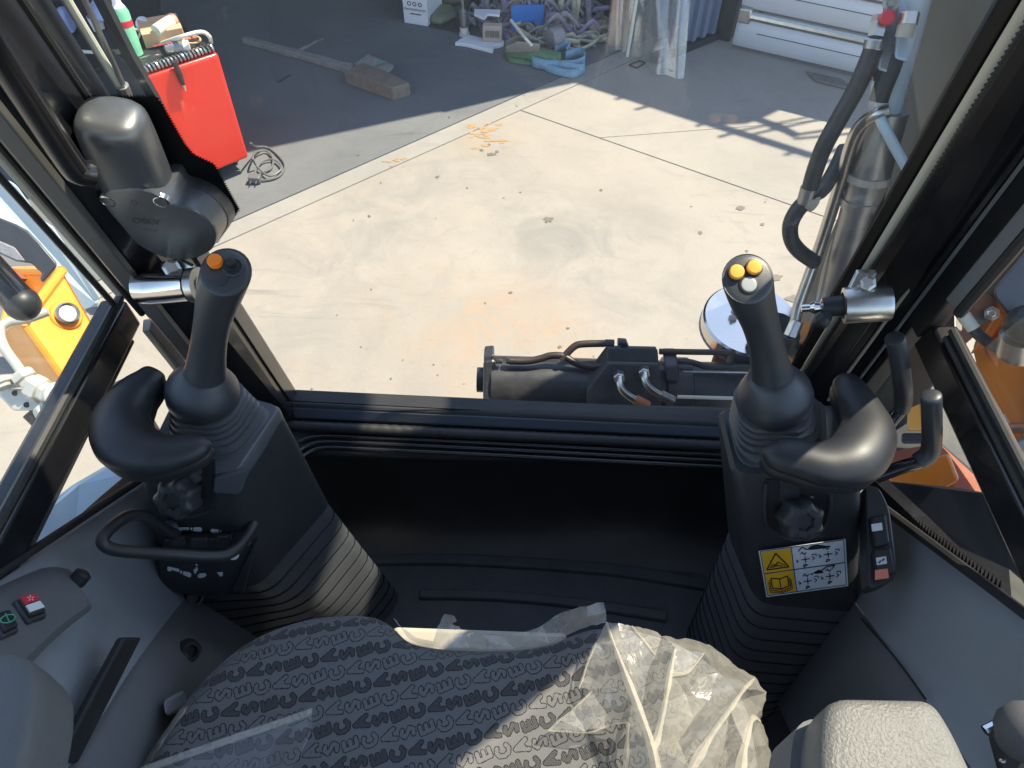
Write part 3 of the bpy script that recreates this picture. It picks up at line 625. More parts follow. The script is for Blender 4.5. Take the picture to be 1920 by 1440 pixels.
# folded green and blue sling in front
def sling(name, label, pts, mat, wd, side=(0,0,1), z=.03):
    q = [V(p) for p in cr([tuple(PZ(x, y, zz)) for x, y, zz in pts], 6)]
    return obj(name, MB().ribbon(q, side, wd), MT[mat], sm=60, solid=.005, label=label, cat='sling', org=tuple(q[0]))
sling('folded_sling', 'green woven sling folded in a flat bundle in front of the blue plate', [(950,92,.05),(985,96,.06),(1020,104,.06),(1052,112,.05)], 'strap_green', .075, (0,.75,.66))
sling('folded_sling', 'dark green sling lying flat at the left under the woven bundle', [(946,96,.02),(960,108,.02),(1000,112,.02),(1020,104,.03)], 'strap_green', .06, (0,.8,.5))
sling('looped_sling', 'pale blue sling laid in long flat loops on the floor', [(1060,106,.04),(1088,98,.04),(1096,112,.04),(1075,122,.03),(1030,122,.03),(1000,116,.03),(1002,108,.03),(1022,112,.03),(1050,124,.03),(1090,130,.03),(1096,122,.03)], 'strap_cyan', .05, (0,.3,.95))
sling('looped_sling', 'blue sling coil standing behind the woven green bundle', [(1040,92,.05),(1052,84,.06),(1068,88,.05),(1062,100,.04)], 'strap_cyan', .06, (0,.3,.95))
sling('looped_sling', 'lowest blue grey sling loop nearest the sunlit edge', [(1012,120,.02),(1040,132,.02),(1075,138,.02),(1097,130,.02)], 'strap_cyan', .04, (0,.6,.8))
st = thing('strap_ratchet', 'grey steel ratchet buckle on top of the folded green sling', 'ratchet', tuple(PZ(970,75,.1)))
for k in (0, 1):
    a, b_ = PZ(948,76+k*12,.09), PZ(1012,82+k*8,.09)
    obj('side_plate', MB().prism([a, a+(b_-a)*.35+UP*.03, b_+UP*.02, b_-UP*.02, a-UP*.03], V((0,.006,0))), MT['steel_dull'], st, bev=.002)
obj('handle', MB().tube([PZ(958,38,.16), PZ(985,72,.13), PZ(998,86,.10)], .008, 8), MT['cable_white'], st)
obj('roller', MB().tube([PZ(1030,72,.09), PZ(1050,66,.09)], .05, 14), MT['strap_grey'], st)
# white pole, clear curtain, timber bundle
pl_ = thing('white_pole', 'pair of thin white poles standing in front of the plastic curtain', 'pole', tuple(PZ(1172,102,0)))
for (x, y, r_) in ((1170,96,.010),(1176,106,.009)):
    p = PZ(x, y, 0); obj('pole', MB().tube([p, p+V((.06,.05,1.6))], r_, 8), MT['cable_white'], pl_)
fb = thing('wrapped_boards', 'bundle of brown boards standing wrapped in clear plastic', 'boards', tuple(PZ(1150,95,0)))
for k, (x, mt) in enumerate(((1140,'cardboard'),(1150,'terracotta'),(1158,'wood'),(1165,'cardboard'))):
    p = PZ(x, 93+k, 0); obj('board', MB().box(p+V((.02,.06,.42)), (.035,.02,.84), Matrix.Rotation(.12*(k-1), 3, 'Z')), MT[mt], fb, bev=.003)
rows = []
for i in range(22):
    t = i/21; row = []
    for j in range(15):
        s_ = j/14; px = 1135+150*s_; py = 98+42*max(0, s_-.25)-8*math.sin(s_*6)
        g = PZ(px, py, 0); top = 1.25
        fold = .075*abs((s_*3.2+t*.6) % 1-.5)*2*(.4+.6*(1-t))*(1-s_**4)+.05*noise.noise(V((s_*5, t*3, 2)))
        dd, sd = flat(g)
        row.append(g-dd*fold*.8-dd*.10*(1-t)**2*s_+UP*(top*t+.005)-sd*.15*t*s_+dd*.3*t)
    rows.append(row)
obj('plastic_curtain', MB().grid(rows), MT['wrap_clear'], sm=80, label='clear plastic sheet hanging from the rack to the floor', cat='plastic sheet')
slabby('crumpled_foil', 'bright crumpled plastic behind the clear curtain', 'foil', [(1222,108),(1262,98),(1256,84),(1226,92)], .05, MT['cable_white'], 0, .02)
fr = MB(); q4 = [PZ(1180,122,.004), PZ(1194,128,.004), PZ(1210,118,.004), PZ(1200,114,.004)]
for k in range(4): bar(fr, q4[k], q4[(k+1) % 4], .006, .004)
obj('wire_loop', fr, MT['dark_steel'], sm=0, label='thin black wire bent into a square on the floor by the curtain', cat='wire')
# ================================================================== CAB SHELL
cab = thing('excavator_cab', 'black framed excavator cab seen from the seat with front screen and side windows', 'cab', (0,.2,.65))
FL = .65                                  # cab floor
Pup = V((-.036, -.224, 1.0))
def upto(p, zrel): return p + Pup*((1.85+zrel)-p.z)
TOPZ = .27
# --- windscreen
bL, bR = PW(545,751), PW(1418,795)
lT, rT = PW(47,0), PW(1853,29)
def ext(b, t, zrel): d = (t-b); return b+d*((1.85+zrel-b.z)/d.z)
tL, tR = ext(bL, lT, TOPZ), ext(PW(1474,687), rT, TOPZ)
ins = lambda p, k: p-WN*k
rgt = (bR-bL).normalized()
ws = obj('windscreen', MB().add([bL-rgt*.014, bR+rgt*.018, tR+rgt*.018, tL-rgt*.014], [(0,1,2,3)]), MT['glass'], cab, sm=0)
def teeth(a, b, wd, side, pitch=.0026, tooth=.0024, off=.0015):    # printed black border with a saw edge
    a, b = ins(a, off), ins(b, off); d = (b-a); n = int(d.length/pitch); d.normalize(); m = MB()
    for k in range(n):
        p, q = a+d*pitch*k, a+d*pitch*(k+1)
        m.add([p, q, q+side*wd, (p+q)/2+side*(wd+tooth), p+side*wd], [(0,1,2,3,4)])
    return m
rgt = (bR-bL).normalized()
edgeL = (tL-bL).normalized(); edgeR = (tR-bR).normalized()
obj('printed_border', teeth(bL-rgt*.013, tL-rgt*.013, .0125, rgt), MT['frit'], ws, sm=0)
obj('printed_border', teeth(bR+rgt*.016, tR+rgt*.016, .0155, -rgt), MT['frit'], ws, sm=0)
obj('printed_border', teeth(bL, bR, .002, edgeL), MT['frit'], ws, sm=0)
# wide printed patch behind the wiper motor
pat = [(160,182),(292,182),(305,200),(345,270),(362,290),(400,308),(447,392),(405,455),(362,490),(180,440)]
pp = [PW(x, y, .0025) for x, y in pat]
pm_ = MB().add(pp, [list(range(len(pp)))])
for i in (0,1,2,3,4,5,6):
    a, b = pp[i], pp[i+1]; n = max(2, int((b-a).length/.0026)); o_ = (b-a).normalized().cross(WN); o_ = o_ if (o_).dot((a+b)/2-sum(pp, V())/len(pp)) > 0 else -o_
    for k in range(n):
        p, q = a+(b-a)*(k/n), a+(b-a)*((k+1)/n); pm_.add([p, q, (p+q)/2+o_*.0026], [(0,1,2)])
obj('printed_patch', pm_, MT['frit'], ws, sm=0)
# --- pillars (outer profile lofted along the lean of the screen)
def pillar(name, keys, mat, extra=()):
    lo, hi = [], []
    for (b_, t_) in keys:
        lo.append(ext(b_, t_, -.99)); hi.append(ext(b_, t_, TOPZ))
    return obj(name, MB().loft([lo, hi]), mat, cab, sm=0, bev=.004, seg=2)
# left pillar lines
AL = (bL-rgt*.002, lT-rgt*.002)
CL = (PX(354,678,-.395), PX(254,558,-.395))
EL_ = (PX(244,568,-.43), PX(83,380,-.43))
FL_ = (PX(233,575,-.437), PX(60,380,-.437))
o3 = V((0,.06,.0))
pillar('pillar', [(AL[0]-WN*.012, AL[1]-WN*.012), CL, (CL[0]-V((.008,-.002,0)), CL[1]-V((.008,-.002,0))), (CL[0]-V((.014,-.08,0)), CL[1]-V((.014,-.08,0))), (AL[0]+WN*.03, AL[1]+WN*.03)], MT['paint_black'])
# screen frame strip and rubber along the left edge
s1, s2 = ext(PW(528,768), PW(30,20), -.90), ext(PW(528,768), PW(30,20), TOPZ)
m = MB().loft([[p-WN*.014, p-WN*.014-rgt*.010, p-WN*.002-rgt*.010, p-WN*.002] for p in (s1, s2)])
obj('frame_strip', m, MT['seal_grey'], cab, sm=0, bev=.002)
m = MB().tube([ext(PW(538,752), PW(40,0), -.895), ext(PW(538,752), PW(40,0), TOPZ)], .0045, 8); obj('edge_rubber', m, MT['seal_rubber'], cab)
# grey strip painted in for the sunlit facet of the pillar
m = MB().loft([[p+V((.017,-.003,0)), p+V((.0,-.004,0)), p+V((.0,.006,0)), p+V((.017,.006,0))] for p in (ext(*CL, -.92), ext(*CL, TOPZ))])
obj('lit_facet', m, pm('lit_facet_grey', (.075,.073,.068), .4), cab, sm=0, bev=.0015)
# door seal, cream, in two lengths
zf = PX(238,572,-.43).z-1.85
m = MB().loft([[ext(*EL_, z), ext(*FL_, z), ext(*FL_, z)+V((-.006,.02,0)), ext(*EL_, z)+V((-.004,.02,0))] for z in (zf+.012, TOPZ)])
obj('door_seal', m, MT['cream_trim'], cab, sm=0, bev=.002)
ES = (PX(335,687,-.42), PX(277,616,-.42)); ES2 = (PX(322,692,-.428), PX(266,622,-.428))
m = MB().loft([[ext(*ES, z), ext(*ES2, z), ext(*ES2, z)+V((-.006,.02,0)), ext(*ES, z)+V((-.004,.02,0))] for z in (ES[1].z-1.85-.004, -.86)])
obj('door_seal', m, MT['cream_trim'], cab, sm=0, bev=.002)
# black rubber lips
for kx, r_ in ((.007,.0035),(-.016,.0035)):
    a, b = ext(*EL_, zf-.02)+V((kx,-.004,0)), ext(*EL_, TOPZ)+V((kx,-.004,0)); obj('seal_lip', MB().tube([a, b], r_, 8), MT['seal_rubber'], cab)
# --- left door: upper frame, mullion, glass
XD = -.44
fr0, fr1 = PX(240,592,XD), PX(0,1030,XD)
YB = -.62
zt_, zb_ = 1.85-.573, 1.85-.615
obj('door_mullion', MB().hexa([V((XD+.0,.605,zb_)), V((XD-.03,.605,zb_)), V((XD-.03,YB,zb_)), V((XD,YB,zb_)), V((XD+.0,.60,zt_)), V((XD-.03,.60,zt_)), V((XD-.03,YB,zt_)), V((XD,YB,zt_))]), MT['paint_black'], cab, bev=.004)
obj('mullion_rubber', MB().tube([V((XD-.006,.60,zt_+.004)), V((XD-.006,YB,zt_+.004))], .005, 8), MT['seal_rubber'], cab)
obj('mullion_rubber', MB().tube([V((XD-.006,.58,zb_-.004)), V((XD-.006,YB,zb_-.004))], .004, 8), MT['seal_rubber'], cab)
fu = ext(*FL_, TOPZ)
up_gl = [V((XD-.014,.62,zt_)), V((XD-.014,YB,zt_)), V((XD-.014,YB,1.85+TOPZ)), V((XD-.014,fu.y+.01,1.85+TOPZ))]
obj('door_glass', MB().add(up_gl, [(0,1,2,3)]), MT['glass_side'], cab, sm=0)
lo_gl = [V((XD-.012,.66,zb_-.002)), V((XD-.012,YB,zb_-.002)), V((XD-.012,YB,1.20)), V((XD-.012,.30,1.20)), V((XD-.012,.66,.98))]
obj('door_glass', MB().add(lo_gl, [(0,1,2,3,4)]), MT['glass_side'], cab, sm=0)
# --- right pillar and window
AR = (PW(1474,687), rT)
DR = (PX(1588,695,.44), PX(1824,369,.44))
D2 = (PX(1614,701,.452), PX(1870,360,.452))
D3 = (PX(1736,614,.455), PX(1920,390,.455))
pillar('pillar', [(AR[0]-WN*.012-rgt*-.024, AR[1]-WN*.012+rgt*.024), (DR[0]-V((.012,-.004,0)), DR[1]-V((.012,-.004,0))), DR, (D2[0]+V((.0,0,0)), D2[1]), (D2[0]+V((.05,0.02,0)), D2[1]+V((.05,0.02,0))), (AR[0]+WN*.03+rgt*.03, AR[1]+WN*.03+rgt*.03)], MT['paint_black'])
m = MB().loft([[a, b, b+V((.03,.01,0)), a+V((.03,.01,0))] for a, b in ((ext(*D2, z)+V((.002,-.001,0)), ext(*D3, z)) for z in (-.60, TOPZ))])
obj('window_post', m, MT['matte_black'], cab, sm=0, bev=.004)
m = MB().tube([ext(*DR, -.80)+V((.001,-.003,0)), ext(*DR, TOPZ)+V((.001,-.003,0))], .0022, 6); obj('pillar_trim_line', m, MT['cream_trim'], cab)
m = MB().tube([ext(*D2, -.74)+V((.000,-.004,0)), ext(*D2, TOPZ)+V((.000,-.004,0))], .0022, 6); obj('pillar_trim_line', m, MT['seal_grey'], cab)
m = MB().loft([[a, a+(b-a)*.42, a+(b-a)*.42+V((.03,.01,0)), a+V((.03,.01,0))] for a, b in ((ext(*D2, z)+V((.004,-.001,0)), ext(*D3, z)+V((.004,0,0))) for z in (-.92, -.59))])
obj('lower_post', m, MT['matte_black'], cab, sm=0, bev=.004)
# cream dotted light strip between the print and the pillar
SA = (PW(1502,695), PW(1705,360))
m = teeth(ext(PW(1494,697), PW(1690,365), -.80), ext(PW(1494,697), PW(1690,365), TOPZ), .009, rgt, .005, .003, .006)
obj('screen_seal', m, MT['cream_trim'], cab, sm=0)
m = MB().loft([[p+rgt*-.013-WN*.004, p+rgt*.0-WN*.004, p+rgt*.0-WN*.0005, p-rgt*.013-WN*.0005] for p in (ext(PW(1494,697), PW(1690,365), -.86), ext(PW(1494,697), PW(1690,365), TOPZ))])
obj('screen_rubber', m, MT['frit'], cab, sm=0)
# band seal (grey) along the right window
w3a, w3b = ext(*D3, -.53), ext(*D3, TOPZ)
m = MB().loft([[p+V((.002,-.016,0)), p+V((-.003,.002,0)), p+V((.012,.004,0)), p+V((.014,-.014,0))] for p in (w3a, w3b)])
obj('window_seal', m, MT['seal_grey'], cab, sm=0, bev=.002)
m = MB().tube([w3a+V((.004,-.020,0)), w3b+V((.004,-.020,0))], .006, 8); obj('window_rubber', m, MT['seal_rubber'], cab)
XR = .458
ma, mb_ = PX(1725,690,XR), PX(1860,1020,XR)
zRt, zRb = 1.85-.572, 1.85-.614
obj('window_mullion', MB().hexa([V((XR,.60,zRb)), V((XR+.03,.60,zRb)), V((XR+.03,YB,zRb)), V((XR,YB,zRb)), V((XR,.59,zRt)), V((XR+.03,.59,zRt)), V((XR+.03,YB,zRt)), V((XR,YB,zRt))]), MT['paint_black'], cab, bev=.004)
for dz, r_ in ((.006,.0055),(.017,.0045)):
    obj('mullion_rubber', MB().tube([V((XR+.006,w3a.y-.02,zRt+dz)), V((XR+.006,YB,zRt+dz))], r_, 8), MT['seal_rubber'], cab)
obj('window_glass', MB().add([V((XR+.016,.62,zRt)), V((XR+.016,YB,zRt)), V((XR+.016,YB,1.85+TOPZ)), V((XR+.016,.42,1.85+TOPZ))], [(0,1,2,3)]), MT['glass_side'], cab, sm=0)
lowg = obj('window_glass', MB().add([V((XR+.014,.66,zRb)), V((XR+.014,YB,zRb)), V((XR+.014,YB,1.19)), V((XR+.014,.30,1.19)), V((XR+.014,.66,.97))], [(0,1,2,3,4)]), MT['glass_side'], cab, sm=0)
# --- roof, rear
rf = [V((-.50,.62,1.85+TOPZ)), V((.50,.62,1.85+TOPZ)), V((.50,-.75,1.85+TOPZ)), V((-.50,-.75,1.85+TOPZ))]
obj('roof', MB().prism(rf, (0,0,.06)), MT['grey_trim'], cab, sm=0, bev=.01)
obj('rear_wall', MB().box((0,-.66,1.05), (.98,.05,.80)), MT['grey_trim_dark'], cab, sm=0)
for x in (-.47, .47): obj('rear_pillar', MB().box((x,-.64,1.79), (.06,.08,.66)), MT['paint_black'], cab, bev=.01)
obj('rear_glass', MB().add([V((-.44,-.66,1.455)), V((.44,-.66,1.455)), V((.44,-.66,2.11)), V((-.44,-.66,2.11))], [(0,1,2,3)]), MT['glass_side'], cab, sm=0)
# --- bottom of the screen: frame bar, rubber cord, sill ridges, front wall
def hx(px, py, z): return PZ(px, py, z)
def rowline(y0, y1, zrel, x0=536, x1=1420):       # a line across the cab seen at rows y0 (left) .. y1 (right)
    return hx(x0, y0, 1.85+zrel), hx(x1, y1, 1.85+zrel)
def crossbar(name, top, bot, za, zb, mat, bev=.002, back=.03):
    a, b = rowline(*top, za); c, d = rowline(*bot, zb)
    bk_ = V((0, back, -.004))
    return obj(name, MB().hexa([c, d, d+bk_, c+bk_, a, b, b+bk_, a+bk_]), mat, cab, sm=0, bev=bev)
crossbar('frame_bar', (754,796), (763,804), -.880, -.884, MT['matte_black'])
crossbar('frame_bar', (763.5,804.5), (783,824), -.885, -.903, MT['seal_grey'] if False else pm('anodised', (.085,.100,.125), .36, var=.15, bump=.04, bs=400), .002)
crossbar('frame_gap', (783.5,824.5), (789,831), -.903, -.912, MT['matte_black'])
a, b = rowline(797, 838, -.905, 530, 1400)
n = 150; cord = [a+(b-a)*(k/n)+V((0,.0004*math.sin(k*2.1),.0004*math.cos(k*1.7))) for k in range(n+1)]
obj('rubber_cord', MB().tube(cord, .0085, 10), MT['seal_rubber'], cab, sm=60)
# sill with three ridges, curving round at the left end
base_y = [818, 829, 840]
for i, yy in enumerate(base_y):
    pts = []
    for x, dy in ((560, 10+i*7), (578, 4+i*2.5), (610, 0), (700, 3), (900, 12), (1150, 25), (1360, 36)):
        pts.append(tuple(hx(x, yy+dy, 1.85-.915-.006*i)))
    pts = [V(p) for p in cr(pts, 5)]
    obj('sill_ridge', MB().tube(pts, .0042, 8), MT['paint_black'], cab, sm=60)
def wallrow(y, z): return [V((x, y-.03*max(0, abs(x+.0)-.28)/.14, z)) for x in [(-.46+.92*k/40) for k in range(41)]]
prof = [(.735,-.905),(.70,-.912),(.664,-.918),(.648,-.930),(.646,-.940),(.655,-.950),(.678,-.962),(.690,-.985),(.692,-1.06),(.685,-1.12),(.668,-1.165),(.640,-1.19),(.60,-1.1995)]
rows = []
for k, (y, z) in enumerate(prof):
    row = []
    for i in range(41):
        x = -.47+.94*i/40
        ed = max(0, (abs(x)-.30)/.17); yy = y-(.10*ed**2 if 6 < k else .02*ed**2)
        row.append(V((x, yy, 1.85+z)))
    rows.append(row)
obj('front_wall', MB().grid(rows), MT['front_panel'], cab, sm=60)
for (x, y, s_) in ((627,846,.012),(752,849,.012),(1190,866,.010)):
    c = hx(x, y, 1.85-.945); obj('clip', MB().box(c, (s_*1.4,.006,.006)), MT['seal_grey'], cab, bev=.002)
# floor mat
fm = obj('floor_mat', MB().prism([V((-.46,-.6,FL-.02)), V((.46,-.6,FL-.02)), V((.46,.66,FL-.02)), V((-.46,.66,FL-.02))], (0,0,.02)), MT['floor_rubber'], cab, sm=0)
def ribb(tops, bots, hgt=.009):
    t = cr(tops, 6); b_ = cr(bots, 6)
    A = [PZ(x, y, FL+hgt) for x, y in t]; B = [PZ(x, y, FL+hgt) for x, y in b_]
    rings = [[p, q, V((q.x, q.y-.003, FL)), V((p.x, p.y+.003, FL))] for p, q in zip(A, B)]
    obj('mat_rib', MB().loft(rings), MT['floor_rubber'], fm, sm=30, bev=.002)
ribb([(690,1041),(800,1038),(900,1040),(1050,1048),(1180,1060),(1330,1084)], [(690,1056),(800,1054),(900,1057),(1050,1066),(1180,1079),(1330,1104)])
ribb([(786,1105),(880,1105),(1000,1112),(1130,1127),(1252,1145)], [(786,1119),(880,1120),(1000,1127),(1130,1143),(1250,1162)])
# --- window guide rails (round ended tubes up both sides)
gl1 = [PX(x, y, xx) for x, y, xx in ((172,326,-.345),(150,322,-.35),(128,300,-.352),(0,105,-.352))]
d_ = (gl1[-1]-gl1[-2]).normalized(); gl1.append(gl1[-1]+d_*.35)
obj('guide_rail', MB().tube([V(p) for p in cr([tuple(p) for p in gl1], 5)], .0105, 14), MT['paint_black'], cab, sm=60)
gr1 = [PX(x, y, xx) for x, y, xx in ((1738,338,.415),(1752,322,.412),(1790,270,.408),(1920,75,.40))]
d_ = (gr1[-1]-gr1[-2]).normalized(); gr1.append(gr1[-1]+d_*.35)
obj('guide_rail', MB().tube([V(p) for p in cr([tuple(p) for p in gr1], 5)], .0095, 14), MT['paint_black'], cab, sm=60)
gl2 = [PX(x, y, -.385) for x, y in ((145,240),(120,205),(60,95),(10,0))]
obj('guide_rail', MB().tube([V(p) for p in cr([tuple(p) for p in gl2], 4)], .006, 10), MT['paint_black'], cab, sm=60)
# --- wiper arm rods on the outside of the screen at top left
def wsl(pts, off): return [PW(x, y, off) for x, y in pts]
wr = thing('windscreen_wiper', 'pale wiper arm rods and black blade outside the top left of the screen', 'wiper', tuple(PW(200,100,-.02)))
for pts, r_, mt in (([(235,180),(115,-20),(40,-150)],.0032,'cable_white'),([(229,178),(106,-20),(32,-150)],.0020,'steel_dull'),([(236,170),(150,-20),(95,-150)],.0024,'zinc'),([(236,180),(228,160)],.006,'steel_dull')):
    obj('arm_rod', MB().tube(wsl(pts, -.03), r_, 8), MT[mt], wr)
obj('blade', MB().tube(wsl([(295,190),(245,108),(180,-20),(120,-140)], -.016), [.004,.0055,.0055,.0055], 4), MT['seal_rubber'], wr)
obj('blade_holder', MB().tube(wsl([(300,205),(250,112)], -.028), .005, 6), MT['dark_steel'], wr)

# --- outer side walls under the windows
for sx, nm in ((-1,'outer_wall'),(1,'outer_wall')):
    x = sx*.485
    obj(nm, MB().prism([V((x,.70,.45)), V((x,-.62,.45)), V((x,-.62,1.22)), V((x,.26,1.19)), V((x,.47,1.07)), V((x,.70,.93))], V((sx*.02,0,0))), MT['paint_black'], cab, sm=0)
# --- side trims -----------------------------------------------------------
def trim(name, rows, mat, steps=8, sub=0, sm=60):
    R = []
    for row in rows:
        pts = [tuple(PX(x, y, xx)) for x, y, xx in row]
        R.append([V(p) for p in cr(pts, steps)])
    return obj(name, MB().grid(R), mat, cab, sm=sm, sub=sub)
# left: sill > shoulder > seam
lt = trim('side_trim', [
    [(-160,1185,-.448),(0,1079,-.448),(125,996,-.448),(250,913,-.448),(330,860,-.448)],
    [(-160,1205,-.437),(0,1092,-.437),(128,1008,-.437),(254,926,-.437),(335,872,-.437)],
    [(-160,1260,-.425),(0,1140,-.425),(135,1050,-.425),(262,962,-.425),(350,905,-.425)],
    [(-120,1400,-.405),(60,1230,-.405),(170,1130,-.410),(290,1030,-.430),(380,955,-.440)],
    [(-60,1500,-.382),(120,1295,-.382),(215,1190,-.392),(320,1075,-.425),(410,985,-.437)],
    [(0,1590,-.365),(165,1345,-.365),(250,1225,-.376),(343,1108,-.415),(430,1010,-.432)],
    [(20,1600,-.360),(180,1360,-.360),(260,1235,-.371),(351,1117,-.411),(438,1018,-.430)]], MT['grey_trim'])
lp = trim('lower_trim', [
    [(10,1590,-.368),(172,1348,-.368),(252,1226,-.380),(346,1106,-.420),(440,1005,-.438)],[(23,1600,-.359),(183,1360,-.359),(262,1236,-.370),(352,1118,-.410),(440,1019,-.429)],
    [(40,1610,-.352),(200,1368,-.352),(276,1240,-.364),(364,1124,-.404),(450,1026,-.424)],
    [(120,1640,-.338),(290,1395,-.338),(350,1270,-.348),(420,1150,-.385),(500,1040,-.405)],
    [(220,1680,-.330),(390,1420,-.330),(430,1300,-.336),(470,1190,-.365),(540,1080,-.385)],
    [(330,1700,-.325),(480,1440,-.325),(500,1330,-.325),(520,1220,-.350),(580,1110,-.370)]], MT['grey_trim_dark'])
def on_trim(px, py, lift=.0):           # rough depth on the left trim by interpolation between sill and seam
    # distance of the pixel from the sill line, 0 at sill .. 1 at seam
    sx = 1079-.664*px; t = max(0, min(1, (py-sx)/270.0)); xx = -.448+t*.088
    p = PX(px, py, xx); return p-ray(px, py).normalized()*lift
for (x, y) in ((365,1121),(357,1221),(232,1348)):
    c = on_trim(x, y, .006) if x < 300 else (PX(x, y, -.400) if y < 1150 else PX(x, y, -.358)); ax = (EYE-c).normalized()*.4+V((.6,-.3,.4))
    obj('screw_cap', MB().lathe(c, ax, [(-.01,.013),(.0,.012),(.003,.010),(.003,.007),(-.003,.0065)], 14), MT['seal_rubber'], cab)
# black vent grille let into the shoulder
vq = [(218,1196),(252,1196),(130,1432),(90,1432)]
m = MB(); q = [on_trim(x, y, .0015) for x, y in vq]
vt = obj('vent_grille', MB().prism([p for p in q], -(q[1]-q[0]).cross(q[3]-q[0]).normalized()*.008), MT['matte_black'], cab, sm=0, bev=.002)
for k in range(1, 18):
    t = k/18; a, b = q[0]+(q[3]-q[0])*t, q[1]+(q[2]-q[1])*t; nrm = (EYE-a).normalized()
    obj('vent_bar', MB().tube([a+(b-a)*.12+nrm*.003, a+(b-a)*.88+nrm*.003], .0016, 5), MT['matte_black'], vt)
for t in (.06, .95):
    a = (q[0]+q[1])/2*(1-t)+(q[2]+q[3])/2*t; obj('vent_screw', MB().lathe(a, EYE-a, [(.0,.004),(.003,.004),(.004,.002)], 10), MT['zinc'], vt)
# switch pod
pod_t = [(60,1092),(95,1076),(122,1078),(150,1100),(172,1132),(168,1140)]
pod = MB(); A, B, Cc = [], [], []
sw = thing('switch_pod', 'grey switch pod with a red and white rocker on the left side trim', 'switch panel', tuple(on_trim(60,1150)))
ridge = [(-140,1200),(-20,1125),(62,1086),(98,1074),(124,1078),(140,1094)]
toe = [(-90,1400),(30,1270),(90,1205),(135,1165),(165,1142),(172,1134)]
mid_ = [(-120,1290),(0,1200),(75,1145),(118,1118),(148,1112),(160,1112)]
far_ = [(-150,1180),(-30,1105),(60,1066),(98,1060),(130,1068),(148,1090)]
L0 = [(on_trim(x, y, .002)) for x, y in far_]; L1 = [on_trim(x, y, .030) for x, y in ridge]; L2 = [on_trim(x, y, .032) for x, y in mid_]; L3 = [on_trim(x, y, .024) for x, y in toe]; L4 = [on_trim(x, y+6, .0) for x, y in toe]
obj('pod_body', MB().grid([[V(p) for p in cr([tuple(p) for p in L], 6)] for L in (L0, L1, L2, L3, L4)]), MT['grey_trim_dark'], sw, sm=70, sub=1)
def podpt(px, py, lift=0): return on_trim(px, py, .031+lift)
def rocker(par, quad, cells, name='rocker'):
    q = [podpt(x, y, .003) for x, y in quad]; nrm = (q[1]-q[0]).cross(q[3]-q[0]).normalized(); nrm = nrm if nrm.dot(EYE-q[0]) > 0 else -nrm
    c = sum(q, V())/4
    bez = [c+(p-c)*1.28 for p in q]
    obj('bezel', MB().prism([p-nrm*.010 for p in bez], nrm*.0115), MT['black_plastic'], par, sm=0, bev=.002)
    o = obj(name, MB().prism([p-nrm*.004 for p in q], nrm*.009), MT['matte_black'], par, sm=0, bev=.0015)
    for (t0, t1, mt) in cells:
        r = [q[0]+(q[3]-q[0])*t0, q[1]+(q[2]-q[1])*t0, q[1]+(q[2]-q[1])*t1, q[0]+(q[3]-q[0])*t1]; cc = sum(r, V())/4
        obj('lens', MB().prism([cc+(p-cc)*.92+nrm*.0046 for p in r], nrm*.0012), MT[mt], o, sm=0)
    return o, nrm, q
r1, nr, qq = rocker(sw, [(31,1130),(58,1121),(82,1152),(52,1163)], [(0,.42,'red_lamp'),(.46,.86,'white_print')])
ic = MB()
for k in range(5):
    a = 1.2566*k; p = qq[0]*.36+qq[1]*.42+qq[2]*.11+qq[3]*.11+nr*.0062
    ic.tube([p+((qq[1]-qq[0]).normalized()*math.cos(a)+(qq[0]-qq[3]).normalized()*math.sin(a))*.0012, p+((qq[1]-qq[0]).normalized()*math.cos(a)+(qq[0]-qq[3]).normalized()*math.sin(a))*.0032], .0004, 4)
obj('symbol', ic, MT['white_print'], r1)
r2, nr2, qq2 = rocker(sw, [(-12,1158),(13,1150),(30,1180),(4,1192)], [])
p = sum(qq2, V())/4+nr2*.0052; e1, e2 = (qq2[1]-qq2[0]).normalized(), (qq2[0]-qq2[3]).normalized()
ring = [p+e1*(.005*math.cos(a))*1.3+e2*(.004*math.sin(a)) for a in [2*math.pi*k/14 for k in range(14)]]
obj('symbol', MB().tube(ring, .0006, 4, closed=True).tube([p-e2*.003, p+e2*.006], .0006, 4), MT['green_print'], r2)
for x, y in ((142,1092),):
    obj('pod_plug', MB().lathe(on_trim(x, y, .02), V((.5,.6,.3)), [(0,.008),(.01,.008),(.012,.005)], 12), MT['matte_black'], sw)
# right: sill > shelf > inner wall
rt = trim('side_trim', [
    [(2000,1200,.462),(1870,1106,.462),(1670,957,.462),(1560,875,.462)],
    [(1985,1215,.450),(1858,1116,.450),(1664,972,.450),(1556,888,.450)],
    [(1960,1260,.440),(1835,1150,.440),(1655,1010,.440),(1550,915,.440)],
    [(1945,1400,.425),(1800,1220,.425),(1645,1068,.425),(1545,960,.425)],
    [(1935,1505,.410),(1760,1260,.415),(1632,1112,.432),(1540,1000,.452)],
    [(1925,1535,.400),(1745,1275,.407),(1622,1122,.427),(1532,1010,.450)],
    [(1900,1560,.392),(1720,1290,.400),(1605,1132,.422),(1520,1020,.448)]], MT['grey_trim'])
trim('lower_trim', [
    [(1925,1535,.412),(1745,1270,.418),(1622,1118,.436),(1532,1005,.456)],[(1897,1562,.390),(1717,1292,.398),(1602,1134,.420),(1516,1022,.446)],
    [(1830,1600,.385),(1670,1330,.390),(1560,1170,.412),(1480,1050,.438)],
    [(1640,1700,.37),(1520,1450,.375),(1430,1260,.395),(1380,1130,.42)]], MT['grey_trim_dark'])
seam = [tuple(PX(x, y, xx)) for x, y, xx in ((1615,1160,.411),(1680,1235,.401),(1735,1310,.392))]
obj('trim_seam', MB().tube([V(p) for p in cr(seam, 5)], .0012, 5), MT['matte_black'], cab)
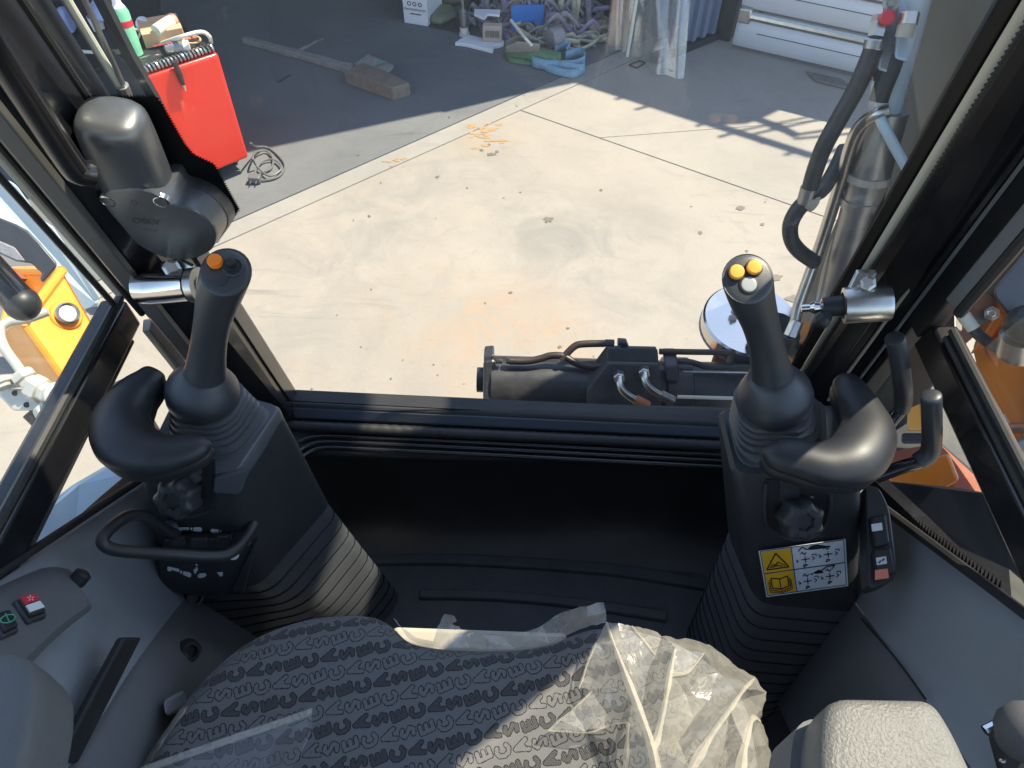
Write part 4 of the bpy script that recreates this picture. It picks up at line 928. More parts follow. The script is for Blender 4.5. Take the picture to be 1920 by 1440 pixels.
# low glass seal on the right
a, b = PX(1668,962,.456), PX(1878,1120,.456)
obj('sill_rubber', MB().tube([a+(a-b)*.3, a, b, b+(b-a)*.8], .006, 8), MT['seal_rubber'], cab)
a, b = PX(250,908,-.442), PX(0,1072,-.442)
obj('sill_rubber', MB().tube([a+(a-b)*.3, a, b, b+(b-a)*.8], .0045, 8), MT['seal_rubber'], cab)
fr_ = MB(); a, b = PX(1690,962,.462), PX(1880,1105,.462); d = (b-a).normalized(); u = V((0,.5,.86))
n = int((b-a).length/.006)
for k in range(n): p = a+d*.006*k; fr_.add([p-u*.004, p+d*.006-u*.004, p+d*.003+u*.008], [(0,1,2)])
obj('printed_border', fr_, MT['frit'], lowg, sm=0)
# --- screen latch pins, left and right
lat = thing('latch_pin', 'bright chrome latch tube low on the left pillar behind the left joystick', 'latch', tuple(PW(320,535,.02)), 'window latch pins')
a, b = PP(281,540,.735), PP(372,534,.725)
ax = b-a
obj('tube', MB().lathe(a, ax, [(-.012,.015),(0,.0165),(.003,.0165),(ax.length*.82,.0165),(ax.length*.84,.017)], 18), MT['chrome'], lat)
obj('pin', MB().tube([a+ax*.7, a+ax*1.05], .008, 12), MT['zinc'], lat)
obj('collar', MB().lathe(b-ax*.12, ax, [(0,.0175),(.008,.0175)], 18), MT['zinc'], lat)
pq = [PP(300,495,.735), PP(335,487,.725), PP(362,500,.72), PP(368,528,.722), PP(318,524,.735)]
obj('bracket', MB().prism(pq, V((0,.004,0))), MT['zinc'], lat, sm=0, bev=.001)
c = PP(322,503,.722); obj('bolt', MB().lathe(c, EYE-c, [(-.004,.009),(.004,.009),(.005,.006)], 6), MT['zinc'], lat, sm=20)
lat = thing('latch_pin', 'steel latch tube with black spring plunger low on the right pillar', 'latch', tuple(PP(1600,570,.75)), 'window latch pins')
a, b = PP(1662,568,.745), PP(1582,573,.755); ax = b-a
obj('tube', MB().lathe(a, ax, [(-.004,.017),(0,.0185),(ax.length,.0185),(ax.length+.001,.014),(ax.length-.02,.013)], 18), MT['zinc'], lat)
obj('plunger', MB().tube([b-ax*.3, b+ax*.25, b+ax*.52], [.011,.0105,.009], 14), MT['matte_black'], lat)
obj('tip', MB().lathe(b+ax*.52, ax, [(0,.009),(.002,.0055),(.008,.007),(.012,.004),(.02,.004)], 12), MT['chrome'], lat)
obj('lever', MB().tube([b+ax*.35, PP(1548,598,.755)], .006, 8), MT['matte_black'], lat); obj('knob', MB().ball(PP(1542,602,.755), .008), MT['matte_black'], lat)
pq = [PP(1608,512,.75), PP(1645,512,.745), PP(1632,545,.742), PP(1590,548,.75)]
obj('bracket', MB().prism(pq, V((0,.006,0))), MT['zinc'], lat, sm=0, bev=.001)
c = PP(1628,531,.738); obj('bolt', MB().lathe(c, EYE-c, [(-.004,.008),(.003,.008),(.004,.005)], 6), MT['zinc'], lat, sm=20)
# --- wiper motor cover
wc = thing('wiper_motor_cover', 'black moulded wiper motor cover with ribbed flank on the left of the screen', 'cover', tuple(PW(300,400,.03)))
def W(x, y, o): return PW(x, y, o)
pairs = [((187,372),(188,350)),((200,356),(213,328)),((232,350),(250,325)),((262,352),(282,321)),((285,357),(303,316)),((298,364),(313,308)),((316,378),(342,306)),((332,384),(353,329)),((352,387),(376,334)),((373,395),(404,347)),((392,412),(426,367)),((404,432),(439,388)),((406,450),(439,402)),((398,468),(426,425)),((372,482),(400,452)),((345,488),(365,462)),((310,483),(320,455)),((275,468),(280,440)),((255,455),(258,425)),((226,420),(228,395)),((204,395),(205,372))]
fo = .055
F0 = rpoly([W(*p[0], fo) for p in pairs], .006, 2); B0 = rpoly([W(*p[1], .003) for p in pairs], .006, 2)
F = F0; cF = sum(F, V())/len(F)
ringsx = [[cF+(p-cF)*.965-WN*.0015 for p in F], [cF+(p-cF)*.99-WN*.0005 for p in F], F]
for t in (.12, .5, 1): ringsx.append([a+(b-a)*t for a, b in zip(F0, B0)])
obj('housing', MB().loft(ringsx), MT['cover_plastic'], wc, sm=42)
rb = MB(); rr = 46
# fine ribs down the flank (lit edge side)
nF_ = len(F0)
for k in range(int(nF_*.40), int(nF_*.68)):
    for h in (0, .33, .66):
        a0, b0 = F0[k]*(1-h)+F0[k+1]*h, B0[k]*(1-h)+B0[k+1]*h
        rb.tube([a0+(b0-a0)*.62+(a0-cF).normalized()*.0004, a0+(b0-a0)*.95+(a0-cF).normalized()*.0012], .0006, 4)
obj('flank_rib', rb, MT['cover_plastic'], wc, kind='stuff')
# motor dome above
ax0, ax1 = W(262,352,.030), W(210,232,.030)
dax = ax1-ax0
sec = []
prof = [(-.05,1.05),(.0,1.08),(.4,1.06),(.80,1.04),(.98,1.01),(1.06,.97),(1.12,.86),(1.155,.68),(1.17,.40)]
u_ = (dax.cross(WN)).normalized(); R0 = .0285
for t, s_ in prof:
    c = ax0+dax*t; sec.append([c+(u_*math.copysign(abs(math.cos(q))**.72, math.cos(q))-WN*math.copysign(abs(math.sin(q))**.72, math.sin(q))*.9)*R0*s_*.96 for q in [2*math.pi*k/28 for k in range(28)]])
obj('motor_dome', MB().loft(sec), MT['cover_plastic'], wc, sm=50)
ax0, ax1 = W(330,372,.03), W(345,352,.006)
for (x, y, r_) in ((302,378,.0075),(202,377,.0075),(252,378,.003)):
    c = W(x, y, fo+.0005); obj('screw', MB().lathe(c, -WN, [(-.004,r_),(.0008,r_),(.0012,r_*.75),(-.001,r_*.6),(-.001,r_*.25),(.0005,.0001)], 14), MT['chrome'] if r_ > .004 else MT['matte_black'], wc)
xd = (W(300,410,fo)-W(240,405,fo)).normalized(); yd = (W(262,380,fo)-W(280,430,fo)).normalized()
textmesh('OSLV', .0105, W(276,418,fo+.0008), xd, yd, MT['black_plastic'], wc, 'lettering', .0012)
textmesh('ITALIA', .0048, W(283,432,fo+.0008), xd, yd, MT['black_plastic'], wc, 'lettering', .0008)
# ================================================================== CONTROL PODS
def lerp(a, b, t): return a+(b-a)*t
def ringlerp(A, B, t): return [lerp(V(a), V(b), t) for a, b in zip(A, B)]
def circ_like(ring, c, r, n=None):
    k = sum(ring, V())/len(ring); out = []
    for p in ring:
        d = V((p.x-k.x, p.y-k.y, 0)).normalized(); out.append(V(c)+d*r)
    return out
def facefn(a, b, c):
    a, b, c = V(a), V(b), V(c); n = (b-a).cross(c-a).normalized(); n = n if n.dot(EYE-a) > 0 else -n
    return (lambda px, py, l=0: PL(px, py, a+n*l, n)), n
def make_pod(root, top, bot, floor, nrib, shrink):
    T = rpoly(top, .013, 4); B = rpoly(bot, .022, 4); F = rpoly(floor, .05, 4)
    cT = sum(T, V())/len(T)
    rings = [shift(B, .96), B]
    for t in (.05, .25, .5, .75, .93): rings.append(ringlerp(B, T, t))
    rings.append([p+V((0,0,.0)) for p in shift(T, .985)]); rings.append([p+V((0,0,.006)) for p in shift(T, .94)])
    obj('pod_body', MB().loft(rings), MT['black_plastic'], root, sm=38)
    rr = []
    B2 = [p-V((0,0,.001)) for p in shift(B, .985)]
    for k in range(nrib):
        t0, t1 = k/nrib, (k+1)/nrib
        a, b = ringlerp(B2, F, t0), ringlerp(B2, F, t1)
        rr += [shift(a, .997), shift(ringlerp(a, b, .25), 1.003), shift(ringlerp(a, b, .75), 1.003), shift(ringlerp(a, b, .99), .996)]
    obj('bellows', MB().loft(rr), MT['bellows'], root, sm=28)
    sm_ = MB()
    for k in range(1, nrib): sm_.tube(shift(ringlerp(B2, F, k/nrib), 1.0005), .0012, 5, closed=True)
    obj('crease_shade', sm_, MT['frit'], root)  # near-black rings paint the shade in the grooves between folds
    return T, B
def make_boot(root, ringb, c, r, n=6, mat='bellows'):
    C_ = circ_like(ringb, c, r); rr = []
    for k in range(n):
        t0, t1 = k/n, (k+1)/n
        e0, e1 = t0**.8, t1**.8
        a, b = ringlerp(ringb, C_, e0), ringlerp(ringb, C_, e1)
        up_ = V((0,0,1))*((C_[0].z-ringb[0].z)/n)
        rr += [shift(a, .93), a, [p+up_*.55 for p in shift(a, .985)], [p+up_*.62 for p in shift(a, .90)]]
    rr.append(C_)
    obj('boot', MB().loft(rr), MT[mat], root, sm=35)
def grip(root, pts, ntop, seam=None):
    P = [PP(x, y, d) for x, y, d, rx, ry in pts]; rings = []
    n = 28; K = len(P)
    for i, p in enumerate(P):
        a = P[max(0, i-1)]; b = P[min(K-1, i+1)]; t = (b-a).normalized()
        if i == K-1: t = V(ntop).normalized()
        elif i == K-2: t = (t*.55+V(ntop).normalized()*.45).normalized()
        e1 = V((1,0,0)); e1 = (e1-t*e1.dot(t)).normalized(); e2 = t.cross(e1)
        rx, ry = pts[i][3], pts[i][4]
        rings.append([p+e1*rx*math.cos(q)+e2*ry*math.sin(q) for q in [2*math.pi*k/n for k in range(n)]])
    last = rings[-1]; t = V(ntop).normalized()
    rings.append([q+t*.0035 for q in shift(last, .93)]); rings.append([q+t*.0048 for q in shift(last, .80)]); 
    # smooth interpolation between rings
    sm_ = []
    for k in range(n):
        sm_.append(cr([tuple(r[k]) for r in rings], 4))
    R2 = [[V(sm_[k][j]) for k in range(n)] for j in range(len(sm_[0]))]
    o = obj('grip', MB().loft(R2), MT['grip_rubber'], root, sm=60)
    return P[-1]+t*.0048, t, o
def button(par, c, n, r, h, mat, name='button', ringm='matte_black'):
    obj('button_ring', MB().lathe(c, n, [(-.002,r*1.18),(.0012,r*1.18),(.0016,r*1.05)], 20), MT[ringm], par)
    o = obj(name, MB().lathe(c, n, [(-.002,r),(h*.75,r),(h*.95,r*.88),(h,r*.6)], 20), MT[mat], par); return o
# ---------------------------------------------------------------- left pod
ZT, ZBt = 1.85-.67, 1.85-.85
pl = thing('control_pod', 'left black joystick pod with white lever symbols and a loop bar', 'control pod', (-.34,.45,.65), 'joystick pods')
topL = [PZ(258,898,ZT), PZ(447,896,ZT), PZ(533,768,ZT), V((-.395,.565,ZT))]
botL = [PZ(298,1088,ZBt), PZ(482,1104,ZBt), PZ(626,938,ZBt), V((-.385,.565,ZBt))]
flL = [V((-.43,.36,FL)), PZ(700,1190,FL), PZ(766,1108,FL), V((-.40,.58,FL))]
TL_, BL_ = make_pod(pl, topL, botL, flL, 12, .965)
pf, nF = facefn(topL[0], topL[1], (botL[0]+botL[1])/2)
obj('cap', MB().loft([[p-UP*.012 for p in shift(rpoly(topL, .013, 4), 1.012)], [p+UP*.002 for p in shift(rpoly(topL, .013, 4), 1.006)], [p+UP*.0075 for p in shift(rpoly(topL, .013, 4), .96)]]), MT['bellows'], pl, sm=35, bev=.001)
obj('cap_tab', MB().prism([pf(x, y, .001) for x, y in ((404,890),(470,872),(455,916),(448,921),(402,917))], nF*.006), MT['bellows'], pl, sm=0, bev=.002)
def knob(root, c, n, r, lobes=7):
    u = n.orthogonal().normalized(); w_ = n.cross(u); rings = []
    for t, s_ in ((-.004,1),(.014,1),(.018,.93),(.020,.80)):
        ring = []
        for k in range(56):
            q = 2*math.pi*k/56; rr_ = r*s_*(1+.11*max(-.6, math.cos(q*lobes)))
            ring.append(c+n*t+(u*math.cos(q)+w_*math.sin(q))*rr_)
        rings.append(ring)
    rings.append([p+n*-.0 for p in shift(rings[-1], .55)]); rings.append([p-n*.004 for p in shift(rings[-1], .9)])
    o = obj('knob', MB().loft(rings), MT['black_plastic'], root, sm=35); return o
kn = (nF+V((-.15,0,.55))).normalized()
knob(pl, pf(340,928,.012), kn, .021)
# recess behind knob and face furniture
q = [pf(x, y, .002) for x, y in ((378,868),(402,866),(404,955),(378,950))]
obj('slot', MB().prism(q, -nF*.004), MT['matte_black'], pl, sm=0)
arc = [tuple(pf(x, y, .001)) for x, y in ((405,935),(395,955),(365,968),(330,970),(300,960))]
obj('recess_edge', MB().tube([V(p) for p in cr(arc, 6)], .002, 6), MT['black_plastic'], pl)
q = [pf(x, y, .0) for x, y in ((300,1020),(478,1010),(470,1060),(452,1098),(400,1112),(340,1106),(300,1085))]
obj('lower_plate', MB().prism(rpoly(q, .012, 3), nF*.007), MT['black_plastic'], pl, sm=30, bev=.003)
q = [pf(x, y, .003) for x, y in ((312,1000),(440,996),(440,1030),(312,1036))]
obj('gate_block', MB().prism(q, nF*.012), MT['matte_black'], pl, sm=0, bev=.003)
for (x, y, w_, h_) in ((335,1010,26,14),(375,1014,30,16),(420,1012,22,20)):
    q = [pf(x-w_/2, y-h_/2, .015), pf(x+w_/2, y-h_/2, .015), pf(x+w_/2, y+h_/2, .015), pf(x-w_/2, y+h_/2, .015)]
    obj('gate_tab', MB().prism(q, nF*.004), MT['black_plastic'], pl, sm=0, bev=.001)
def icon(root, polys, fn, l, mat='white_print', name='symbol'):
    m = MB()
    for P in polys:
        q = [fn(x, y, l) for x, y in P]; m.add(q, [list(range(len(q)))])
    return obj(name, m, MT[mat], root, sm=0)
def zc(z, ox=240, oy=860, k=5.761): return [(ox+x/k, oy+y/k) for x, y in z]
icon(pl, [zc([(543,742),(660,740),(660,770),(590,768),(575,782),(545,780)]), zc([(672,758),(685,738),(697,758),(685,778)]), zc([(708,742),(780,740),(800,755),(800,778),(780,790),(706,782)])], pf, .0012)
icon(pl, [zc([(890,775),(905,758),(980,766),(975,808),(905,800)]), zc([(992,788),(1005,768),(1018,790),(1005,810)]), zc([(1028,785),(1110,795),(1102,838),(1088,832),(1090,815),(1028,808)])], pf, .0012)
icon(pl, [zc([(790,880),(822,842),(832,852),(800,890)])], pf, .0012)
icon(pl, [zc([(428,1165),(460,1170),(556,1192),(550,1226),(470,1200),(465,1220),(425,1208)]), zc([(560,1222),(574,1202),(588,1226),(572,1248)]), zc([(600,1215),(668,1228),(686,1250),(680,1275),(660,1282),(592,1252)])], pf, .0082)
icon(pl, [zc([(732,1172),(750,1172),(748,1192),(760,1194),(722,1250),(704,1194),(730,1192)]), zc([(730,1140),(742,1130),(754,1158),(732,1158)]), zc([(752,1262),(775,1240),(835,1236),(848,1262),(820,1284),(760,1290)]), zc([(958,1228),(1025,1224),(1024,1262),(998,1276),(985,1258)])], pf, .0082)
icon(pl, [zc([(768,1262),(775,1256),(780,1266),(770,1270)])], pf, .0086, 'decal_ink')
icon(pl, [zc([(430,735),(500,762),(495,770),(440,748)])], pf, .0012, 'seal_grey')
brk = [pf(x, y, .0) for x, y in ((438,1096),(478,1008),(486,1004),(462,1098))]
obj('side_bracket', MB().prism(brk, nF*.012), MT['black_plastic'], pl, sm=0, bev=.002)
c = pf(438,1040,.018); obj('bolt', MB().lathe(c, EYE-c, [(-.01,.006),(.001,.006),(.0015,.003)], 12), MT['steel_dull'], pl)
lb = thing('safety_lever', 'black loop bar lever in front of the left joystick pod', 'lever', tuple(PP(330,1030,.81)))
path = [(476,983,.845),(462,1008,.825),(440,1032,.80),(408,1043,.785),(330,1040,.755),(240,1034,.715),(206,1028,.70),(192,1015,.695),(202,995,.705),(232,972,.73),(252,966,.745),(275,970,.765),(310,992,.80),(330,1003,.825)]
obj('loop_bar', MB().tube([V(p) for p in cr([tuple(PP(*p)) for p in path], 6)], .0062, 12), MT['soft_vinyl'], lb, sm=60)
c = PP(318,990,.825); obj('pivot', MB().lathe(c, EYE-c, [(-.02,.009),(.0,.009),(.002,.006)], 12), MT['black_plastic'], lb)
# ---------------------------------------------------------------- left joystick
jl = thing('joystick', 'left joystick with an orange and a black thumb button on its head', 'joystick', tuple(PZ(382,722,1.27)), 'joysticks')
bt = rpoly([PZ(306,872,ZT+.004), PZ(446,862,ZT+.004), PZ(520,772,ZT+.004), PZ(352,740,ZT+.004)], .02, 4)
cc = PP(381,733,.785)
make_boot(jl, bt, cc-V((.0,0,.012)), .0375, 6)
axj = (PP(390,640,.735)-cc).normalized()
obj('collar', MB().lathe(cc-axj*.014, axj, [(-.004,.034),(.0,.0365),(.012,.0385),(.022,.036),(.032,.029),(.040,.023),(.044,.019)], 30), MT['grip_rubber'], jl, sm=60)
hc, ht, g_ = grip(jl, [(385,700,.765,.0215,.021),(387,680,.755,.0192,.019),(392,640,.735,.0172,.018),(400,595,.708,.0175,.019),(412,550,.680,.0205,.022),(423,514,.653,.0225,.0235)], (.12,-.42,.9))
def onhead(px, py, c, n): return PL(px, py, c, n)
button(jl, onhead(405,493,hc,ht), ht, .0066, .007, 'orange_button')
b_ = button(jl, onhead(436,498,hc,ht), ht, .0045, .009, 'matte_black', 'toggle', 'matte_black')
obj('toggle_rim', MB().lathe(onhead(437,501,hc,ht), ht, [(-.001,.0095),(.001,.0095),(.0018,.008),(.0008,.006)], 20), MT['black_plastic'], jl)
button(jl, onhead(410,521,hc,ht), ht, .0068, .0012, 'grip_rubber', 'blank_plug', 'black_plastic')
# ---------------------------------------------------------------- wrist rests
def wrist(name, label, pts, z, flat=.8):
    P = []
    for (x, y, w_) in pts:
        p = PZ(x, y, z); dpt_ = (p-EYE).dot(ray(960,720).normalized()); P.append((p.x, p.y, p.z, w_/2*dpt_/FPX))
    C2 = cr(P, 7); ctr = [V(c[:3]) for c in C2]; rr = [max(.0015, c[3]) for c in C2]
    r_ = thing('wrist_rest', label, 'wrist rest', tuple(P[len(P)//2][:3]), 'wrist rests')
    rings = []
    for i, p in enumerate(ctr):
        t = (ctr[min(i+1, len(ctr)-1)]-ctr[max(0, i-1)]).normalized(); s_ = t.cross(UP).normalized(); u = s_.cross(t)
        rings.append([p+s_*math.cos(q)*rr[i]+u*math.sin(q)*min(rr[i], .034)*flat for q in [2*math.pi*k/22 for k in range(22)]])
    obj('pad', MB().loft(rings), MT['soft_vinyl'], r_, sm=70)
    pt = [p-UP*min(rr[i], .034)*flat*.25 for i, p in enumerate(ctr)]
    obj('seam', MB().loft([[q+(q-p)*.012 for q in R[1:12:5]] for p, R in zip(ctr, rings)], closed=False) if False else MB().tube([p-UP*.012 for p in ctr[4:-4]], [r*.93 for r in rr[4:-4]], 16), MT['soft_vinyl'], r_, sm=70)
    return r_, ctr
w1_, wc1 = wrist('wl', 'left crescent wrist rest wrapped round the left joystick boot', [(292,694,8),(287,699,44),(276,716,64),(248,745,84),(226,790,106),(240,832,112),(285,850,92),(330,848,72),(368,838,56),(386,830,34),(391,826,8)], 1.255)
obj('arm', MB().tube([PZ(330,870,1.225), PZ(350,880,1.19), pf(372,900,.0)], .009, 10), MT['matte_black'], w1_)
w2_, wc2 = wrist('wr', 'right crescent wrist rest wrapped round the right joystick boot', [(1583,703,8),(1586,712,44),(1593,730,62),(1615,770,80),(1626,815,104),(1600,858,112),(1550,870,92),(1500,860,80),(1458,852,66),(1438,845,38),(1432,842,8)], 1.245)
# ---------------------------------------------------------------- right pod
pr = thing('control_pod', 'right black joystick pod with a yellow and white warning decal', 'control pod', (.34,.45,.65), 'joystick pods')
topR = [PZ(1372,898,ZT), PZ(1618,903,ZT), V((.385,.55,ZT)), PZ(1342,770,ZT)]
ZB2 = 1.85-.868
botR = [PZ(1418,1132,ZB2), PZ(1618,1150,ZB2), V((.40,.54,ZB2)), PZ(1358,985,ZB2)]
flR = [PZ(1400,1420,FL+.0), PZ(1560,1440,FL), V((.40,.55,FL)), PZ(1272,1180,FL)]
flR[0] = V((.30,.33,FL)); flR[1] = V((.40,.33,FL))
TR_, BR_ = make_pod(pr, topR, botR, flR, 13, .958)
pg, nG = facefn(topR[0], topR[1], (botR[0]+botR[1])/2)
kn = (nG+V((.1,0,.5))).normalized()
knob(pr, pg(1495,968,.010), kn, .022)
arc = [tuple(pg(x, y, .001)) for x, y in ((1436,905),(1434,950),(1440,985),(1470,1008),(1510,1008),(1545,990),(1556,950),(1556,905))]
q = [pg(x, y, .001) for x, y in ((1436,900),(1434,950),(1441,985),(1470,1006),(1510,1006),(1544,988),(1554,950),(1556,900))]
obj('recess', MB().prism(q, -nG*.006), MT['matte_black'], pr, sm=0)
obj('recess_edge', MB().tube([V(p) for p in cr(arc, 6)], .0028, 8), MT['black_plastic'], pr)
obj('slot', MB().prism([pg(x, y, .003) for x, y in ((1462,896),(1500,896),(1500,940),(1462,940))], -nG*.003), MT['black_plastic'], pr, sm=0)
icon(pr, [zc([(100,0),(108,-6),(120,-6),(126,0),(120,8),(106,8)], 1487, 932, 3.2)], pg, .0045, 'seal_grey')
# warning decal
dq = [(1422,1033),(1585,1010),(1590,1098),(1437,1119)]
dec = obj('warning_decal', MB().prism([pg(x, y, .0048) for x, y in dq], nG*.0006), MT['decal_white'], pr, sm=0)
def dp(u, v): 
    a, b, c, d = [V((*p, 0)) for p in dq]; t = a+(b-a)*u; s_ = d+(c-d)*u; p = t+(s_-t)*v; return (p.x, p.y)
def dicon(polys, mat, l, name='symbol'): return icon(dec, [[dp(*p) for p in P] for P in polys], pg, l+.004, mat, name)
dicon([[(.03,.04),(.365,.04),(.365,.49),(.03,.49)], [(.03,.52),(.365,.52),(.365,.96),(.03,.96)]], 'decal_yellow', .0016, 'yellow_field')
def stroke(pts, wd):            # 2D stroke in decal units
    out = []
    for (x0, y0), (x1, y1) in zip(pts, pts[1:]):
        L_ = math.hypot((x1-x0)*1.8, y1-y0) or 1; nx, ny = -(y1-y0)/L_*wd/1.8, (x1-x0)*1.8/L_*wd
        out.append([(x0+nx,y0+ny),(x1+nx,y1+ny),(x1-nx,y1-ny),(x0-nx,y0-ny)])
    return out
inkp = []
inkp += stroke([(.19,.10),(.32,.43),(.06,.43),(.19,.10)], .014)
inkp += stroke([(.10,.40),(.14,.33),(.17,.35),(.20,.29),(.24,.34),(.28,.40)], .010)+stroke([(.12,.39),(.18,.37),(.24,.39)], .012)+stroke([(.15,.36),(.20,.33)], .009)
inkp += stroke([(.09,.62),(.19,.66),(.29,.62),(.29,.84),(.19,.88),(.09,.84),(.09,.62)], .012)+stroke([(.19,.66),(.19,.88)], .010)
inkp += stroke([(.07,.66),(.07,.88),(.19,.93),(.31,.88),(.31,.66)], .009)+stroke([(.055,.70),(.055,.91),(.19,.965)], .007)+stroke([(.325,.70),(.325,.91),(.19,.965)], .007)
inkp += stroke([(.375,.02),(.375,.98)], .009)+stroke([(.02,.505),(.98,.505)], .009)+stroke([(.02,.02),(.98,.02),(.98,.98),(.02,.98),(.02,.02)], .007)
for (ox, oy) in ((.0,.0),(.0,.47)):
    for cx, cy in ((.52,.32),(.79,.28)):
        inkp += stroke([(cx-.05,cy+oy),(cx+.05,cy+oy)], .010)+stroke([(cx,cy+oy-.07),(cx,cy+oy+.07)], .010)
        inkp += stroke([(cx-.03,cy+oy-.16),(cx+.0,cy+oy-.10),(cx+.02,cy+oy-.15)], .011)+stroke([(cx-.05,cy+oy-.12),(cx-.02,cy+oy-.17)], .009)
        inkp += stroke([(cx-.02,cy+oy+.10),(cx-.03,cy+oy+.16),(cx+.02,cy+oy+.12),(cx-.02,cy+oy+.10)], .010)
        inkp += stroke([(cx-.11,cy+oy-.02),(cx-.08,cy+oy+.03),(cx-.11,cy+oy+.04)], .010)+stroke([(cx+.08,cy+oy-.04),(cx+.11,cy+oy),(cx+.08,cy+oy+.04)], .010)+stroke([(cx+.08,cy+oy-.08),(cx+.13,cy+oy-.08),(cx+.13,cy+oy-.03)], .009)
inkp += [[(.55,.12),(.60,.05),(.68,.04),(.74,.08),(.80,.13),(.74,.14),(.62,.14)]]+stroke([(.55,.12),(.50,.05),(.45,.13)], .012)+stroke([(.74,.10),(.82,.12)], .012)
inkp += [[(.60,.62),(.66,.58),(.70,.60),(.72,.66),(.62,.66)]]+stroke([(.70,.60),(.76,.54),(.86,.53),(.82,.60)], .012)+stroke([(.60,.64),(.56,.66)], .012)
dicon(inkp, 'decal_ink', .0021, 'printed_symbols')
# switch panel on the pod flank
ptsq = [(1622,908,.835),(1648,912,.832),(1668,950,.82),(1682,1060,.79),(1678,1086,.785),(1654,1098,.782),(1630,1104,.785)]
pq = [PP(*p) for p in ptsq]; nn_ = (pq[2]-pq[0]).cross(pq[5]-pq[0]).normalized(); nn_ = nn_ if nn_.dot(EYE-pq[0]) > 0 else -nn_
swp = obj('switch_panel', MB().prism(rpoly(pq, .012, 4), -nn_*.03), MT['black_plastic'], pr, sm=30, bev=.003)
sf = lambda px, py, l=0: PL(px, py, pq[3]+nn_*l, nn_)
def rock2(quad, lens):
    q = [sf(x, y, .0) for x, y in quad]
    o = obj('rocker', MB().prism(q, nn_*.007), MT['matte_black'], swp, sm=0, bev=.0025)
    for P, mt in lens:
        obj('lens', MB().prism([sf(x, y, .0071) for x, y in P], nn_*.0008), MT[mt], swp, sm=0, bev=.0008)
    return swp
o = rock2([(1628,972),(1658,966),(1666,1022),(1636,1030)], [([(1633,983),(1653,980),(1655,994),(1635,997)], 'white_print')])
o = rock2([(1632,1034),(1668,1028),(1676,1078),(1640,1088)], [([(1642,1046),(1661,1043),(1663,1057),(1644,1060)], 'white_print'), ([(1640,1069),(1664,1066),(1667,1084),(1640,1088)], 'coral_lamp')])
icon(o, [[(1646,1055),(1651,1050),(1653,1052),(1648,1057)], [(1653,1050),(1658,1046),(1659,1049),(1655,1053)]], sf, .0085, 'decal_ink')
# right joystick
jr = thing('joystick', 'right joystick with two amber buttons and a grey one on its head', 'joystick', tuple(PZ(1450,740,1.27)), 'joysticks')
bt = rpoly([PZ(1385,880,ZT+.004), PZ(1560,880,ZT+.004), PZ(1560,760,ZT+.004), PZ(1358,772,ZT+.004)], .022, 4)
cc = PP(1452,742,.785)
make_boot(jr, bt, cc-V((0,0,.014)), .040, 6)
axj = (PP(1436,650,.735)-cc).normalized()
obj('collar', MB().lathe(cc-axj*.014, axj, [(-.004,.035),(.0,.0375),(.012,.0395),(.022,.038),(.034,.031),(.044,.025),(.048,.020)], 30), MT['grip_rubber'], jr, sm=60)
hc, ht, g_ = grip(jr, [(1449,712,.768,.0225,.021),(1445,690,.758,.0200,.0195),(1436,645,.735,.0172,.018),(1424,600,.708,.0178,.019),(1410,560,.682,.0205,.022),(1402,526,.655,.0225,.0235)], (-.10,-.52,.86))
button(jr, PL(1380,512,hc,ht), ht, .0066, .006, 'amber_button'); button(jr, PL(1413,503,hc,ht), ht, .0066, .006, 'amber_button')
button(jr, PL(1404,534,hc,ht), ht, .0072, .0018, 'grey_button', 'grey_plug')
sp_ = [PP(x, y, d) for x, y, d in ((1409,553,.657),(1417,590,.684),(1432,640,.713),(1445,690,.738),(1450,712,.747),(1456,735,.748))]
obj('mould_seam', MB().tube([V(p) for p in cr([tuple(q) for q in sp_], 5)], .0006, 5), MT['matte_black'], jr)
# travel levers at right
for lab, pts in (('black rubber gripped lever rising behind the right wrist rest', [(1663,800,.83),(1672,788,.825),(1688,768,.82),(1694,745,.81),(1690,700,.79),(1682,650,.765),(1677,634,.757)]),
                 ('black rubber gripped lever nearest the right window', [(1640,895,.80),(1690,876,.79),(1722,866,.785),(1742,850,.78),(1747,825,.772),(1747,780,.752),(1746,742,.735)])):
    lv = thing('control_lever', lab, 'lever', tuple(PP(*pts[0])), 'control levers')
    P = [tuple(PP(*p)) for p in pts]
    obj('rod', MB().tube([V(p) for p in cr(P[:4], 6)], .0075, 10), MT['paint_black'], lv, sm=60)
    G = [V(p) for p in cr(P[2:], 6)]; n = len(G)
    obj('grip_sleeve', MB().tube([G[0]-(G[1]-G[0])*.3]+G+[G[-1]+(G[-1]-G[-2])*.25, G[-1]+(G[-1]-G[-2])*.5], [.006]+[.0098]*n+[.0085,.004], 14), MT['grip_rubber'], lv, sm=50)

